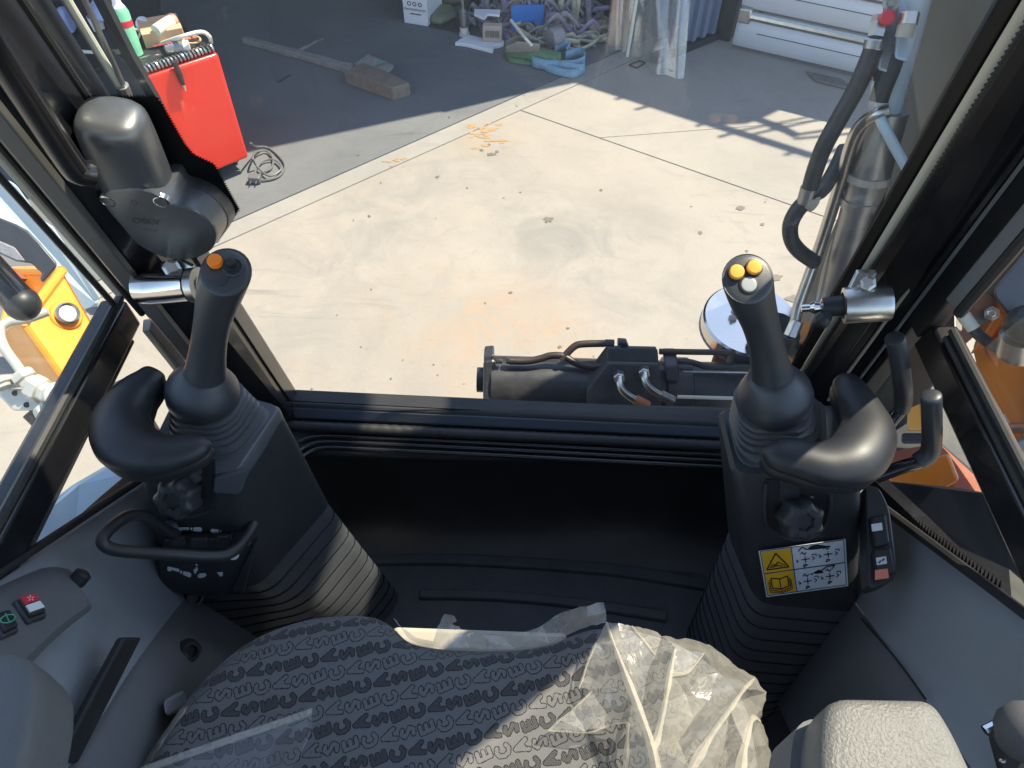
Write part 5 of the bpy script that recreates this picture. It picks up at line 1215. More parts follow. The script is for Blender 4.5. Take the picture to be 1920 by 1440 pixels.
# ================================================================== SEAT
def fabric():
    m, t, b, out = nodes('seat_fabric'); L = t.links.new
    tc = N(t, 'ShaderNodeTexCoord'); mp = N(t, 'ShaderNodeMapping'); mp.vector_type = 'POINT'
    PW_, PH_ = .0180, .0170
    mp.inputs['Rotation'].default_value = (0, 0, -math.radians(13)); L(tc.outputs['Object'], mp.inputs['Vector'])
    sep = N(t, 'ShaderNodeSeparateXYZ'); L(mp.outputs[0], sep.inputs[0])
    def mth(op, a, b_=None, c=None, clamp=False):
        n = N(t, 'ShaderNodeMath', operation=op); n.use_clamp = clamp
        for i, q in enumerate((a, b_, c)):
            if q is None: continue
            if isinstance(q, (int, float)): n.inputs[i].default_value = q
            else: L(q, n.inputs[i])
        return n.outputs[0]
    def vm(op, a, b_=None, s_=None):
        n = N(t, 'ShaderNodeVectorMath', operation=op)
        for i, q in enumerate((a, b_)):
            if q is None: continue
            if isinstance(q, tuple): n.inputs[i].default_value = q
            else: L(q, n.inputs[i])
        if s_ is not None: L(s_, n.inputs['Scale'])
        return n
    y = mth('DIVIDE', sep.outputs['Y'], PH_); row = mth('FLOOR', y); fy = mth('SUBTRACT', mth('SUBTRACT', y, row), .5)
    odd = mth('FLOORED_MODULO', row, 2.0)
    x = mth('ADD', mth('DIVIDE', sep.outputs['X'], PW_), mth('MULTIPLY', row, 1.37))
    colx = mth('FLOOR', x); fx_ = mth('SUBTRACT', mth('SUBTRACT', x, colx), .5)
    let = mth('FLOORED_MODULO', colx, 4.0)
    cmb = N(t, 'ShaderNodeCombineXYZ'); L(fx_, cmb.inputs[0]); L(mth('MULTIPLY', fy, PH_/PW_), cmb.inputs[1])
    ca, sa = math.cos(math.radians(102)), math.sin(math.radians(102)); gy = mth('MULTIPLY', fy, PH_/PW_)
    rot = N(t, 'ShaderNodeCombineXYZ'); L(mth('ADD', mth('MULTIPLY', fx_, ca), mth('MULTIPLY', gy, sa)), rot.inputs[0]); L(mth('SUBTRACT', mth('MULTIPLY', gy, ca), mth('MULTIPLY', fx_, sa)), rot.inputs[1])
    jit = N(t, 'ShaderNodeTexNoise', Scale=900.0, Detail=1.0); L(tc.outputs['Object'], jit.inputs['Vector'])
    p = vm('ADD', rot.outputs[0], vm('SCALE', vm('SUBTRACT', jit.outputs['Color'], (.5,.5,.5)).outputs[0]).outputs[0])
    t.nodes[p.inputs[1].links[0].from_node.name].inputs['Scale'].default_value = .10
    P = vm('MULTIPLY', p.outputs[0], (1.17, 1.17, 1)).outputs[0]
    glyph = {0: [(.24,.30),(.02,.40),(-.22,.28),(-.30,0),(-.22,-.28),(.02,-.40),(.24,-.30)], 2: [(.22,.30),(0,.40),(-.20,.26),(-.02,.02),(.20,-.18),(.04,-.38),(-.22,-.30)]}
    segs = {0: list(zip(glyph[0], glyph[0][1:])), 2: list(zip(glyph[2], glyph[2][1:])),
            1: [((-.30,-.38),(0,.40)), ((0,.40),(.30,-.38)), ((-.18,-.10),(.18,-.10))],
            3: [((-.20,-.38),(-.20,.38)), ((-.20,.38),(.24,.38)), ((-.20,0),(.20,0)), ((-.20,-.38),(.24,-.38))]}
    Dsel = None
    for k, ss in segs.items():
        dmin = None
        for (a, e_) in ss:
            ba = (e_[0]-a[0], e_[1]-a[1], 0); bb = ba[0]**2+ba[1]**2
            pa = vm('SUBTRACT', P, (a[0], a[1], 0))
            fl_ = vm('MULTIPLY', pa.outputs[0], (1,1,0))
            h = mth('MULTIPLY', vm('DOT_PRODUCT', fl_.outputs[0], ba).outputs['Value'], 1/bb, clamp=True)
            sc = vm('SCALE', h and P, None); sc.inputs[0].default_value = ba
            for l_ in list(sc.inputs[0].links): t.links.remove(l_)
            L(h, sc.inputs['Scale'])
            d = vm('LENGTH', vm('SUBTRACT', fl_.outputs[0], sc.outputs[0]).outputs[0]).outputs['Value']
            dmin = d if dmin is None else mth('MINIMUM', dmin, d)
        is_k = mth('COMPARE', let, float(k), .3)
        term = mth('MULTIPLY', dmin, is_k); Dsel = term if Dsel is None else mth('ADD', Dsel, term)
    hw = .145
    outline = mth('LESS_THAN', mth('ABSOLUTE', mth('SUBTRACT', Dsel, hw)), .030)
    fill = mth('MULTIPLY', mth('LESS_THAN', Dsel, hw), odd)
    chk = N(t, 'ShaderNodeTexChecker', Scale=900.0); chk.inputs['Color1'].default_value = (1,1,1,1); chk.inputs['Color2'].default_value = (.35,.35,.35,1); L(mp.outputs[0], chk.inputs['Vector'])
    mask = mth('MAXIMUM', outline, mth('MULTIPLY', fill, chk.outputs['Fac'] if False else mth('ADD', mth('MULTIPLY', chk.outputs['Fac'], .5), .42)))
    base = N(t, 'ShaderNodeMix', data_type='RGBA'); base.inputs[6].default_value = (.108,.106,.103,1); base.inputs[7].default_value = (.145,.142,.138,1)
    wv = N(t, 'ShaderNodeTexNoise', Scale=2200.0, Detail=1.0); L(tc.outputs['Object'], wv.inputs['Vector']); L(wv.outputs['Fac'], base.inputs[0])
    mx = N(t, 'ShaderNodeMix', data_type='RGBA'); L(mask, mx.inputs[0]); L(base.outputs[2], mx.inputs[6]); mx.inputs[7].default_value = (.020,.020,.022,1)
    L(mx.outputs[2], b.inputs['Base Color']); b.inputs['Roughness'].default_value = .85; b.inputs['Sheen Weight'].default_value = .15; b.inputs['Specular IOR Level'].default_value = .2
    hgt = N(t, 'ShaderNodeTexNoise', Scale=1500.0, Detail=2.0); L(tc.outputs['Object'], hgt.inputs['Vector'])
    bp = N(t, 'ShaderNodeBump', Strength=.35, Distance=.0015); L(mth('SUBTRACT', hgt.outputs['Fac'], mth('MULTIPLY', mask, .6)), bp.inputs['Height']); L(bp.outputs[0], b.inputs['Normal'])
    return m
MT['fabric'] = fabric()
seat = thing('operator_seat', 'grey fabric operator seat printed all over with letters', 'seat', (-.04,.10,.65))
FC = [(256,1470),(300,1392),(345,1318),(400,1254),(470,1198),(560,1162),(645,1151),(705,1156),(738,1176),(772,1204),(850,1216),(960,1217),(1035,1205),(1075,1188),(1120,1176),(1190,1180),(1265,1202),(1335,1245),(1390,1305),(1412,1380),(1425,1480)]
FC = cr(FC, 4); ZS = 1.11
nC = len(FC); colsn = []
for i, (x, y) in enumerate(FC):
    u = i/(nC-1); bx_, by_ = 140+(1500-140)*u, 1760
    col = []
    p0 = PZ(x, y, ZS-.022)
    col += [p0+V((0,-.02,-.13))-V((( u-.5)*.10,0,0)), p0+V((0,-.004,-.08))-V(((u-.5)*.05,0,0)), p0+V((0,.004,-.03))]
    for t in (0, .015, .035, .07, .12, .2, .3, .42, .56, .72, .88, 1):
        px, py = x+(bx_-x)*t, y+(by_-y)*t
        roll = min(1, t/.07); zz = ZS-.022*(1-roll)**2-.010*math.sin(math.pi*u)*min(1, t*3)+.012*max(0, abs(u-.5)-.3)/.2*min(1, t*4)
        col.append(PZ(px, py, zz))
    colsn.append(col)
obj('cushion', MB().grid(colsn), MT['fabric'], seat, sm=70, sub=1)
sp_ = [PZ(x, y, z) for x, y, z in ((735,1172,1.04),(1065,1184,1.04),(1060,1240,1.03),(740,1235,1.03))]
obj('seat_pan', MB().prism(sp_, (0,0,-.03)), MT['cream_trim'], seat, sm=0, bev=.006)
obj('seat_base', MB().box((-.04,.02,.86), (.42,.46,.36)), MT['matte_black'], seat, bev=.02)
piping = [V(c[3])+V((0,.001,.0)) for c in colsn]
obj('piping', MB().tube([p-UP*.05 for p in piping], .0018, 6), MT['matte_black'], seat, sm=60)
# plastic wrap --------------------------------------------------------------
def sheet(name, label, Lb, Rb, z, bulge, crump, seed, mat='wrap', ns=46, nt_=60, edge=.0, zr=None):
    a = cr(Lb, 10); b_ = cr(Rb, 10); rows = []
    def samp(c, t): 
        f_ = t*(len(c)-1); i = min(int(f_), len(c)-2); g = f_-i; return [c[i][k]*(1-g)+c[i+1][k]*g for k in range(2)]
    for i in range(nt_):
        t = i/(nt_-1); p, q = samp(a, t), samp(b_, t); row = []
        for j in range(ns):
            s_ = j/(ns-1); px, py = p[0]+(q[0]-p[0])*s_, p[1]+(q[1]-p[1])*s_
            k = V((px*.0075+py*.003+seed, py*.0045-px*.002, 0)); 
            r1 = 1-abs(noise.noise(k))*2; r2 = 1-abs(noise.noise(k*2.3+V((5,1,0))))*2; r3 = noise.noise(k*6)
            zz = z+bulge*math.sin(math.pi*min(1, s_*1.0))**.7*math.sin(math.pi*min(1, .15+t*.75))+crump*(.6*max(0, r1)**2+.35*max(0, r2)**2+.12*r3)
            if zr: zz += zr*s_**2
            row.append(PZ(px, py, zz))
        rows.append(row)
    return obj(name, MB().grid(rows), MT[mat], sm=50, label=label, cat='plastic wrap', org=tuple(rows[0][0]))
from mathutils.geometry import delaunay_2d_cdt
def facets(root, name, outline, inner, ridges, mat, z0, seed, cuts=3, amp=.0022):
    """thin film folded along straight creases: flat facets between the points, then crinkled finely"""
    pts = outline+inner; n = len(outline)
    ed = [(i, (i+1) % n) for i in range(n)]
    idx = {p[:2]: i for i, p in enumerate(pts)}
    for r in ridges: ed += [(idx[a], idx[b]) for a, b in zip(r, r[1:])]
    co, _, fc, ov, _, _ = delaunay_2d_cdt([V((p[0], p[1])) for p in pts], ed, [list(range(n))], 1, 1e-4)
    hs = [pts[o[0]][2] if o else .02 for o in ov]
    m = MB(); m.add([PZ(c.x, c.y, z0+h) for c, h in zip(co, hs)], [tuple(f) for f in fc])
    bm = bmesh.new(); vs = [bm.verts.new(p) for p in m.v]
    for f in m.f:
        try: bm.faces.new([vs[i] for i in f])
        except ValueError: pass
    bmesh.ops.subdivide_edges(bm, edges=bm.edges[:], cuts=cuts, use_grid_fill=True, fractal=0)
    for v in bm.verts:
        k = v.co*38+V((seed, 0, 0)); v.co += V((noise.noise(k), noise.noise(k+V((7,3,1))), noise.noise(k*1.4+V((1,9,2)))*1.5))*amp
        if v.is_boundary: v.co += V((noise.noise(v.co*160), noise.noise(v.co*160+V((4,4,4))), 0))*amp*1.1
    bmesh.ops.triangulate(bm, faces=bm.faces[:])
    m2 = MB(); m2.v = [v.co.copy() for v in bm.verts]; bm.verts.index_update(); m2.f = [[v.index for v in f.verts] for f in bm.faces]; bm.free()
    o = obj(name, m2, MT[mat], root, sm=14)
    return o
wr_ = thing('plastic_wrap', 'crumpled cream plastic wrap bunched over the right side of the seat', 'plastic wrap', tuple(PZ(1250,1300,1.13)))
OUT = [(1137,1166,.02),(1160,1169,.022),(1185,1173,.02),(1212,1180,.012),(1240,1190,.008),(1275,1196,.004),(1312,1203,.0),(1345,1220,-.005),(1375,1241,-.01),(1415,1271,-.02),(1438,1301,-.02),(1430,1330,-.02),(1426,1350,-.03),(1445,1400,-.04),(1458,1445,-.05),(1475,1560,-.06),(1160,1560,.012),(1172,1440,.014),(1178,1355,.014),(1150,1358,.012),(1128,1366,.012),(1100,1374,.010),(1028,1370,.006),(1050,1350,.012),(1075,1330,.012),(1110,1296,.010),(1086,1291,.006),(1094,1268,.008),(1100,1248,.012),(1118,1205,.018)]
INN = [(1150,1205,.038),(1165,1245,.046),(1190,1310,.052),(1222,1400,.05),(1240,1500,.045),(1172,1215,.020),(1187,1263,.022),(1204,1330,.026),(1140,1290,.03),(1130,1330,.022),(1160,1330,.030),
       (1228,1228,.024),(1265,1217,.05),(1256,1262,.052),(1246,1320,.056),(1232,1380,.05),(1216,1262,.026),(1320,1224,.04),(1290,1258,.046),(1288,1300,.026),(1310,1270,.024),(1300,1345,.024),(1345,1262,.022),(1330,1310,.026),
       (1396,1290,.034),(1368,1330,.05),(1340,1368,.055),(1296,1440,.055),(1275,1500,.05),(1270,1390,.026),(1412,1345,.018),(1396,1400,.04),(1386,1470,.045),(1362,1400,.022),(1340,1450,.024),(1330,1500,.02),(1400,1310,.008),(1420,1420,-.005)]
RID = [[(1137,1166),(1150,1205),(1165,1245),(1190,1310),(1222,1400),(1240,1500)],[(1160,1169),(1172,1215),(1187,1263),(1204,1330)],[(1265,1217),(1256,1262),(1246,1320),(1232,1380),(1222,1400)],[(1320,1224),(1290,1258),(1256,1262)],[(1415,1271),(1396,1290),(1368,1330),(1340,1368),(1296,1440),(1275,1500)],[(1426,1350),(1412,1345),(1396,1400),(1386,1470)],[(1185,1173),(1228,1228)],[(1086,1291),(1140,1290),(1190,1310)]]
facets(wr_, 'film', OUT, INN, RID, 'wrap', 1.116, 2.0)
HT = {p[:2]: p[2] for p in OUT+INN}
def crease(r, w0, w1, off=0):
    c = [V(q) for q in cr([tuple(PZ(x+off, y, 1.1185+HT[(x, y)])) for x, y in r], 5)]; R = []
    for k, p in enumerate(c):
        t = k/(len(c)-1); w_ = .62*(w0+(w1-w0)*t)*(.75+.5*noise.noise(p*60)); a = c[max(0, k-1)]; b = c[min(len(c)-1, k+1)]; sd = (b-a).cross(UP).normalized()
        R.append([p-sd*w_-UP*w_*.9, p+UP*.0006, p+sd*w_*.7-UP*w_*.8])
    obj('fold', MB().grid(R), MT['wrap_fold'], wr_, sm=20)
crease(RID[0], .003, .012); crease(RID[2], .004, .010); crease(RID[4], .003, .011); crease(RID[5], .004, .011); crease(RID[3], .002, .005); crease(RID[6], .002, .003)
crease([(1086,1291),(1094,1268),(1100,1248),(1118,1205)], .002, .003); crease([(1028,1370),(1050,1350),(1075,1330),(1110,1296)], .0025, .003); crease([(1028,1370),(1100,1374),(1128,1366),(1150,1358),(1178,1355)], .002, .002); crease([(1178,1355),(1172,1440),(1160,1560)], .004, .010)
# torn strip along the front edge
st_ = thing('plastic_wrap', 'thin torn strip of clear wrap along the front edge of the seat', 'plastic wrap', tuple(PZ(900,1205,1.1)))
OU2 = [(737,1160,0),(746,1166,.004),(752,1178,0),(778,1196,-.004),(812,1204,-.004),(822,1176,.01),(833,1152,.016),(850,1155,.014),(856,1164,.012),(846,1168,.012),(862,1176,.006),(870,1190,.0),(905,1188,.004),(940,1192,.002),(962,1190,.004),(1000,1180,.008),(1018,1170,.012),(1040,1156,.016),(1065,1146,.018),(1100,1137,.02),(1132,1129,.02),(1137,1148,.016),(1138,1167,.012),(1110,1172,.006),(1075,1186,.004),(1030,1206,.002),(965,1218,.0),(915,1217,.0),(880,1216,.0),(852,1214,.002),(822,1214,0),(792,1209,0),(764,1197,0)]
IN2 = [(840,1185,.010),(1060,1166,.016),(1100,1156,.018),(920,1203,.005),(1000,1196,.008)]
facets(st_, 'film', OU2, IN2, [[(1018,1170),(1060,1166),(1100,1156),(1137,1148)],[(833,1152),(840,1185),(852,1214)]], 'wrap', 1.100, 8.0, 2, .0015)
sheet('plastic_wrap', 'flap of clear plastic film lying over the left rear of the seat', [(240,1456),(330,1424),(420,1393),(510,1362),(586,1336)], [(240,1600),(360,1560),(480,1520),(556,1425),(584,1372)], 1.128, .004, .002, 15, 'film_dark', 24, 40)
fold = [tuple(PZ(x, y, 1.132)) for x, y in ((262,1446),(330,1422),(420,1391),(510,1360),(585,1335))]
obj('film_fold', MB().ribbon([V(p) for p in cr(fold, 6)], (0,.8,.3), .008), MT['wrap'], sm=50, solid=.001, label='cream folded edge of plastic film crossing the left of the seat', cat='plastic wrap', org=fold[0])
sheet('plastic_wrap', 'narrow cream strip of wrap hanging at the left edge of the seat', [(338,1328),(318,1358),(290,1398),(258,1450),(240,1490)], [(356,1322),(340,1352),(318,1385),(292,1440),(280,1490)], 1.10, .006, .008, 21, ns=10, nt_=40)
obj('buckle_stalk', MB().loft([[PX(x, y, xx) for x, y, xx in R] for R in ([(305,1312,-.335),(345,1292,-.33),(352,1330,-.325),(310,1345,-.33)], [(309,1312,-.355),(346,1296,-.35),(350,1330,-.345),(312,1345,-.35)])]), MT['seal_grey'], sm=0, bev=.004, label='grey plastic stalk between the seat edge and the left trim', cat='stalk', org=tuple(PX(330,1320,-.33)))
# ================================================================== ARMRESTS
def armrest(name, label, outl, z, th, mat, base=True):
    r_ = thing('armrest', label, 'armrest', tuple(PZ(*outl[0], z)), 'armrests')
    P = rpoly([PZ(x, y, z) for x, y in outl], .022, 5)
    rings = [[p-UP*th for p in shift(P, .97)], [p-UP*(th*.6) for p in P], [p-UP*.010 for p in P], [p-UP*.003 for p in shift(P, .975)], [p+UP*.001 for p in shift(P, .92)], [p+UP*.003 for p in shift(P, .80)], [p+UP*.004 for p in shift(P, .5)]]
    obj('pad', MB().loft(rings), MT[mat], r_, sm=60)
    if base: obj('base', MB().loft([[p-UP*(th+.05)+V((-.012,0,0)) for p in shift(P, .9)], [p-UP*(th+.001)+V((-.006,0,0)) for p in shift(P, .98)]]), MT['grey_trim_dark'], r_, sm=40)
    return r_
armrest('a', 'right armrest with pale sunlit textured top', [(1548,1306),(1752,1310),(1790,1370),(1880,1560),(1540,1560),(1536,1400)], 1.85-.50, .045, 'armrest')
armrest('b', 'dark left armrest end at the bottom left corner', [(-160,1216),(44,1222),(74,1262),(72,1330),(20,1560),(-180,1560)], 1.85-.47, .05, 'grey_trim_dark', False)
bx_ = thing('door_catch', 'black window catch with a chrome edge at the bottom right corner', 'catch', tuple(PP(1890,1390,.56)))
obj('catch_body', MB().prism([PP(x, y, .57) for x, y in ((1850,1372),(1925,1350),(1975,1500),(1880,1480))], ray(1890,1390).normalized()*.05), MT['matte_black'], bx_, bev=.005)
obj('chrome_edge', MB().tube([PP(1846,1370,.566), PP(1866,1360,.566)], .004, 8), MT['chrome'], bx_)
obj('cap', MB().ball(PP(1925,1372,.555), .022, (1,1,1.2)), MT['grey_trim_dark'], bx_); obj('screw', MB().ball(PP(1879,1426,.563), .0025), MT['zinc'], bx_)
# ================================================================== MACHINE OUTSIDE THE SCREEN
# lateral cylinder in front of the cab
cy = thing('hydraulic_cylinder', 'black hydraulic cylinder lying across in front of the cab with a valve block', 'cylinder', tuple(PP(1150,720,1.5)))
D = 1.52
a, b = PP(906,722,D), PP(1440,738,D)
ax = b-a; r0 = .062
obj('barrel', MB().lathe(a+ax*.03, ax, [(0,r0),(ax.length*.95,r0)], 28), MT['cyl_black'], cy)
obj('gland', MB().lathe(a+ax*.62, ax, [(0,r0+.002),(.004,r0+.008),(ax.length*.09,r0+.008),(ax.length*.095,r0+.002)], 28), MT['cyl_black'], cy)
obj('end_cap', MB().prism([PP(x, y, D-.055) for x, y in ((906,676),(928,672),(930,690),(930,800),(905,800))], ray(960,720).normalized()*.12), MT['cyl_black'], cy, sm=0, bev=.006)
obj('end_lug', MB().lathe(PP(900,712,D), V((-1,0,0)), [(-.01,.026),(.006,.026)], 16), MT['cyl_black'], cy)
obj('lug', MB().prism([PP(x, y, D-.01) for x, y in ((907,668),(926,666),(926,690),(907,690))], V((0,.03,0))), MT['cyl_black'], cy, sm=0, bev=.003)
vb = [PP(x, y, D-.075) for x, y in ((1138,650),(1234,652),(1236,682),(1140,680))]
blk = obj('valve_block', MB().prism(vb, V((0,.0,-.06))), MT['cyl_black'], cy, sm=0, bev=.004)
obj('block_face', MB().prism([PP(x, y, D-.078) for x, y in ((1140,681),(1236,683),(1240,770),(1100,770),(1100,735)) ], V((0,.05,0))), MT['cyl_black'], cy, sm=0, bev=.003)
obj('clamp', MB().prism([PP(x, y, D-.08) for x, y in ((1246,686),(1272,686),(1276,718),(1250,716))], V((0,.05,0))), MT['cyl_black'], cy, sm=0, bev=.004)
def pipe(par, pts, r_, mat, name='pipe', k=6): return obj(name, MB().tube([V(p) for p in cr([tuple(PP(*p)) for p in pts], k)], r_, 10), MT[mat], par, sm=60)
Dp = D-.06
pipe(cy, [(955,677,Dp),(990,677,Dp),(1015,672,Dp),(1032,667,Dp),(1056,668,Dp),(1078,680,Dp),(1105,688,Dp),(1130,686,Dp)], .0072, 'pipe_brown')
pipe(cy, [(1052,676,Dp),(1062,664,Dp),(1078,649,Dp),(1095,645,Dp),(1135,644,Dp)], .0072, 'pipe_brown')
pipe(cy, [(1236,659,Dp),(1300,660,Dp),(1358,661,Dp),(1370,664,Dp),(1368,682,Dp)], .0060, 'pipe_brown')
pipe(cy, [(1262,678,Dp),(1290,678,Dp),(1310,683,Dp),(1330,688,Dp),(1420,690,Dp)], .0060, 'cyl_black')
for (x, y, w_, h_) in ((956,676,14,13),(1116,688,16,14),(1143,643,18,14),(1254,678,16,14),(936,677,12,10)):
    c = PP(x, y, Dp); k = Dp/FPX
    obj('fitting_nut', MB().lathe(c-V((w_*k/2,0,0)), V((1,0,0)), [(0,h_*k/2),(w_*k*.98,h_*k/2)], 6), MT['cyl_black'], cy, sm=20, bev=.001)
c = PP(1158,641,Dp); obj('elbow', MB().tube([c, c+V((.012,0,.0)), c+V((.016,0,-.012))], .008, 10), MT['cyl_black'], cy)
for (x, y) in ((1161,704),(1208,695)):
    Df = D-.115
    a_ = PP(x, y, Df)
    obj('union_nut', MB().lathe(PP(x, y-1, Df+.03), PP(x, y+9, Df-.004)-PP(x, y-1, Df+.03), [(0,.0115),(.026,.0115),(.028,.008)], 6), MT['zinc'], cy, sm=20, bev=.001)
    pipe(cy, [(x, y+5, Df-.0), (x+1, y+17, Df-.012), (x+8, y+30, Df-.015), (x+22, y+41, Df-.012), (x+34, y+47, Df-.008)], .0068, 'zinc')
    pipe(cy, [(x+30, y+45, Df-.008), (x+44, y+52, Df-.006), (x+54, y+57, Df-.004)], .0098, 'terracotta' if x < 1180 else 'steel_dull', 'ferrule', 2)
# cylinder mounting arm along the bottom right, pale rods
obj('piston_rod', MB().tube([PP(1236,716,D-.03), PP(1450,722,D-.03)], .010, 12), MT['cyl_black'], cy)
obj('tie_rod', MB().tube([PP(1270,744,D-.09), PP(1420,748,D-.09)], .0035, 8), MT['cable_white'], cy)
obj('tie_rod', MB().tube([PP(1280,697,D-.075), PP(1420,699,D-.075)], .0018, 6), MT['zinc'], cy)
# swing post with polished pivot cap
sp = thing('swing_post', 'polished steel pivot cap on the rusty boom swing post in front of the cab', 'pivot', tuple(PP(1405,600,1.55)))
c = PP(1408,600,1.55); nrm = V((0,-.10,1)).normalized()
obj('pivot_cap', MB().lathe(c, nrm, [(-.03,.100),(.0,.100),(.004,.096),(.0045,.0)], 48), MT['chrome'], sp, sm=30)
obj('cap_rim', MB().lathe(c, nrm, [(-.034,.102),(-.031,.102)], 40), MT['steel_dull'], sp)
obj('grease_nipple', MB().lathe(PP(1378,586,1.545), nrm, [(.0,.009),(.008,.009),(.01,.004),(.018,.004)], 12), MT['zinc'], sp)
obj('post', MB().hexa([PP(x, y, d) for x, y, d in ((1330,690,1.62),(1420,720,1.6),(1480,690,1.66),(1345,640,1.70),(1345,640,1.585),(1420,655,1.57),(1480,640,1.6),(1360,610,1.63))]), MT['rust'], sp, bev=.006)
obj('casting', MB().hexa([PP(x, y, d) for x, y, d in ((1440,700,1.5),(1540,700,1.5),(1560,640,1.6),(1450,640,1.6),(1455,640,1.5),(1520,640,1.48),(1530,600,1.55),(1462,600,1.56))]), MT['orange_paint'], sp, bev=.01)
obj('hub', MB().lathe(PP(1440,640,1.5), V((.3,-.3,1)), [(0,.04),(.05,.04)], 20), MT['cyl_black'], sp)
# upright boom cylinder right of the screen with pipes and hose
bc = thing('boom_cylinder', 'upright grey boom cylinder with steel pipes and valve block right of the screen', 'cylinder', tuple(PP(1580,560,1.35)))
a, b = PP(1545,640,1.42), PP(1672,180,1.15); t2 = PP(1735,-60,1.05)
obj('barrel', MB().tube([a, a+(b-a)*.95], .032, 28), MT['steel_dull'], bc)
obj('head', MB().tube([a+(b-a)*.60, a+(b-a)*.63], .035, 28), MT['steel_dull'], bc)
obj('clamp_band', MB().tube([a+(b-a)*.70, a+(b-a)*.725], .0355, 28), MT['cream_trim'], bc)
obj('rod', MB().tube([a+(b-a)*.94, t2], .020, 24), MT['pale_blue'], bc)
pipe(bc, [(1490,606,1.40),(1500,565,1.385),(1540,455,1.33),(1575,345,1.25),(1592,285,1.20),(1605,250,1.17),(1622,228,1.15),(1645,214,1.13),(1668,206,1.12)], .0105, 'zinc')
pipe(bc, [(1530,610,1.42),(1545,520,1.37),(1590,380,1.28),(1604,330,1.24),(1612,300,1.22)], .006, 'steel_dull')
pipe(bc, [(1650,222,1.12),(1664,250,1.12),(1682,283,1.13),(1700,315,1.14)], .008, 'pale_blue', 'coloured_pipe')
c = PP(1490,612,1.40); obj('pipe_nut', MB().lathe(c, PP(1480,635,1.405)-c, [(-.012,.014),(.022,.014)], 6), MT['zinc'], bc, sm=20, bev=.002)
c = PP(1477,648,1.4); obj('pipe_elbow', MB().tube([PP(1482,630,1.4), PP(1478,645,1.41), PP(1492,660,1.43)], .017, 10), MT['cyl_black'], bc)
# valve block at the top
blk = [PP(x, y, d) for x, y, d in ((1640,125,1.10),(1672,130,1.10),(1690,60,1.06),(1662,50,1.06))]
obj('valve_body', MB().prism([PP(x, y, 1.08) for x, y in ((1644,130),(1668,140),(1712,20),(1700,-40),(1655,-40),(1656,60))], ray(1670,60).normalized()*.06), MT['steel_dull'], bc, sm=0, bev=.005)
obj('spool_plate', MB().prism([PP(x, y, 1.07) for x, y in ((1676,110),(1704,118),(1738,10),(1740,-40),(1690,-40))], ray(1700,60).normalized()*.05), MT['pale_blue'], bc, sm=0, bev=.005)
c = PP(1664,33,1.05); obj('red_cap', MB().lathe(c, EYE-c, [(-.02,.0105),(.004,.0105),(.006,.008)], 18), MT['red_lamp'], bc)
c = PP(1672,4,1.05); obj('port', MB().lathe(c, EYE-c, [(-.02,.012),(.0,.012),(.001,.007),(-.004,.006)], 18), MT['steel_dull'], bc)
obj('fitting', MB().tube([PP(1694,70,1.055), PP(1703,38,1.045)], .012, 12), MT['cream_trim'], bc); obj('fitting_nut', MB().lathe(PP(1703,38,1.045), PP(1705,28,1.043)-PP(1703,38,1.045), [(-.006,.014),(.01,.014)], 6), MT['zinc'], bc, sm=20)
obj('lower_block', MB().prism([PP(x, y, 1.12) for x, y in ((1628,150),(1640,154),(1664,160),(1660,140),(1648,118),(1640,122))], ray(1650,140).normalized()*.05), MT['steel_dull'], bc, sm=0, bev=.004)
obj('red_seal', MB().prism([PP(x, y, 1.115) for x, y in ((1628,148),(1638,150),(1644,126),(1636,122))], ray(1636,140).normalized()*.03), MT['red_lamp'], bc, sm=0, bev=.002)
obj('black_elbow', MB().tube([PP(1676,112,1.09), PP(1668,135,1.09), PP(1655,165,1.10), PP(1647,190,1.11)], .014, 12), MT['matte_black'], bc)
# hose
hs = thing('hydraulic_hose', 'thick black hydraulic hose looping down beside the upright cylinder', 'hose', tuple(PP(1530,350,1.25)))
pipe(hs, [(1637,92,1.08),(1626,120,1.09),(1606,165,1.11),(1575,220,1.14),(1545,275,1.17),(1528,320,1.20),(1519,352,1.22),(1514,374,1.235)], .0135, 'hose_black', 'hose')
pipe(hs, [(1512,376,1.237),(1494,396,1.25),(1482,422,1.265),(1484,450,1.28),(1500,472,1.30),(1528,492,1.32)], .0135, 'hose_black', 'hose')
pipe(hs, [(1516,366,1.225),(1540,358,1.235),(1556,335,1.24),(1572,305,1.245),(1584,278,1.25)], .0125, 'hose_black', 'hose')
for (p, q) in (((1519,352,1.222),(1511,380,1.238)), ((1638,92,1.08),(1642,76,1.075))):
    obj('hose_ferrule', MB().tube([PP(*p), PP(*q)], .0155, 14), MT['steel_dull'], hs)
for (x, y) in ((1643,70),(1646,56)):
    c = PP(x, y, 1.07); obj('hose_nut', MB().lathe(c, PP(x+3, y-11, 1.068)-c, [(0,.0125),(.010,.0125)], 6), MT['zinc'], hs, sm=20)
c = PP(1646,44,1.07); obj('copper_nut', MB().lathe(c, PP(1649,33,1.068)-c, [(0,.011),(.010,.011)], 6), MT['pink_block'], hs, sm=20)
obj('hose_band', MB().tube([PP(1512,373,1.234), PP(1527,379,1.237)], .0165, 14), MT['cream_trim'], hs)

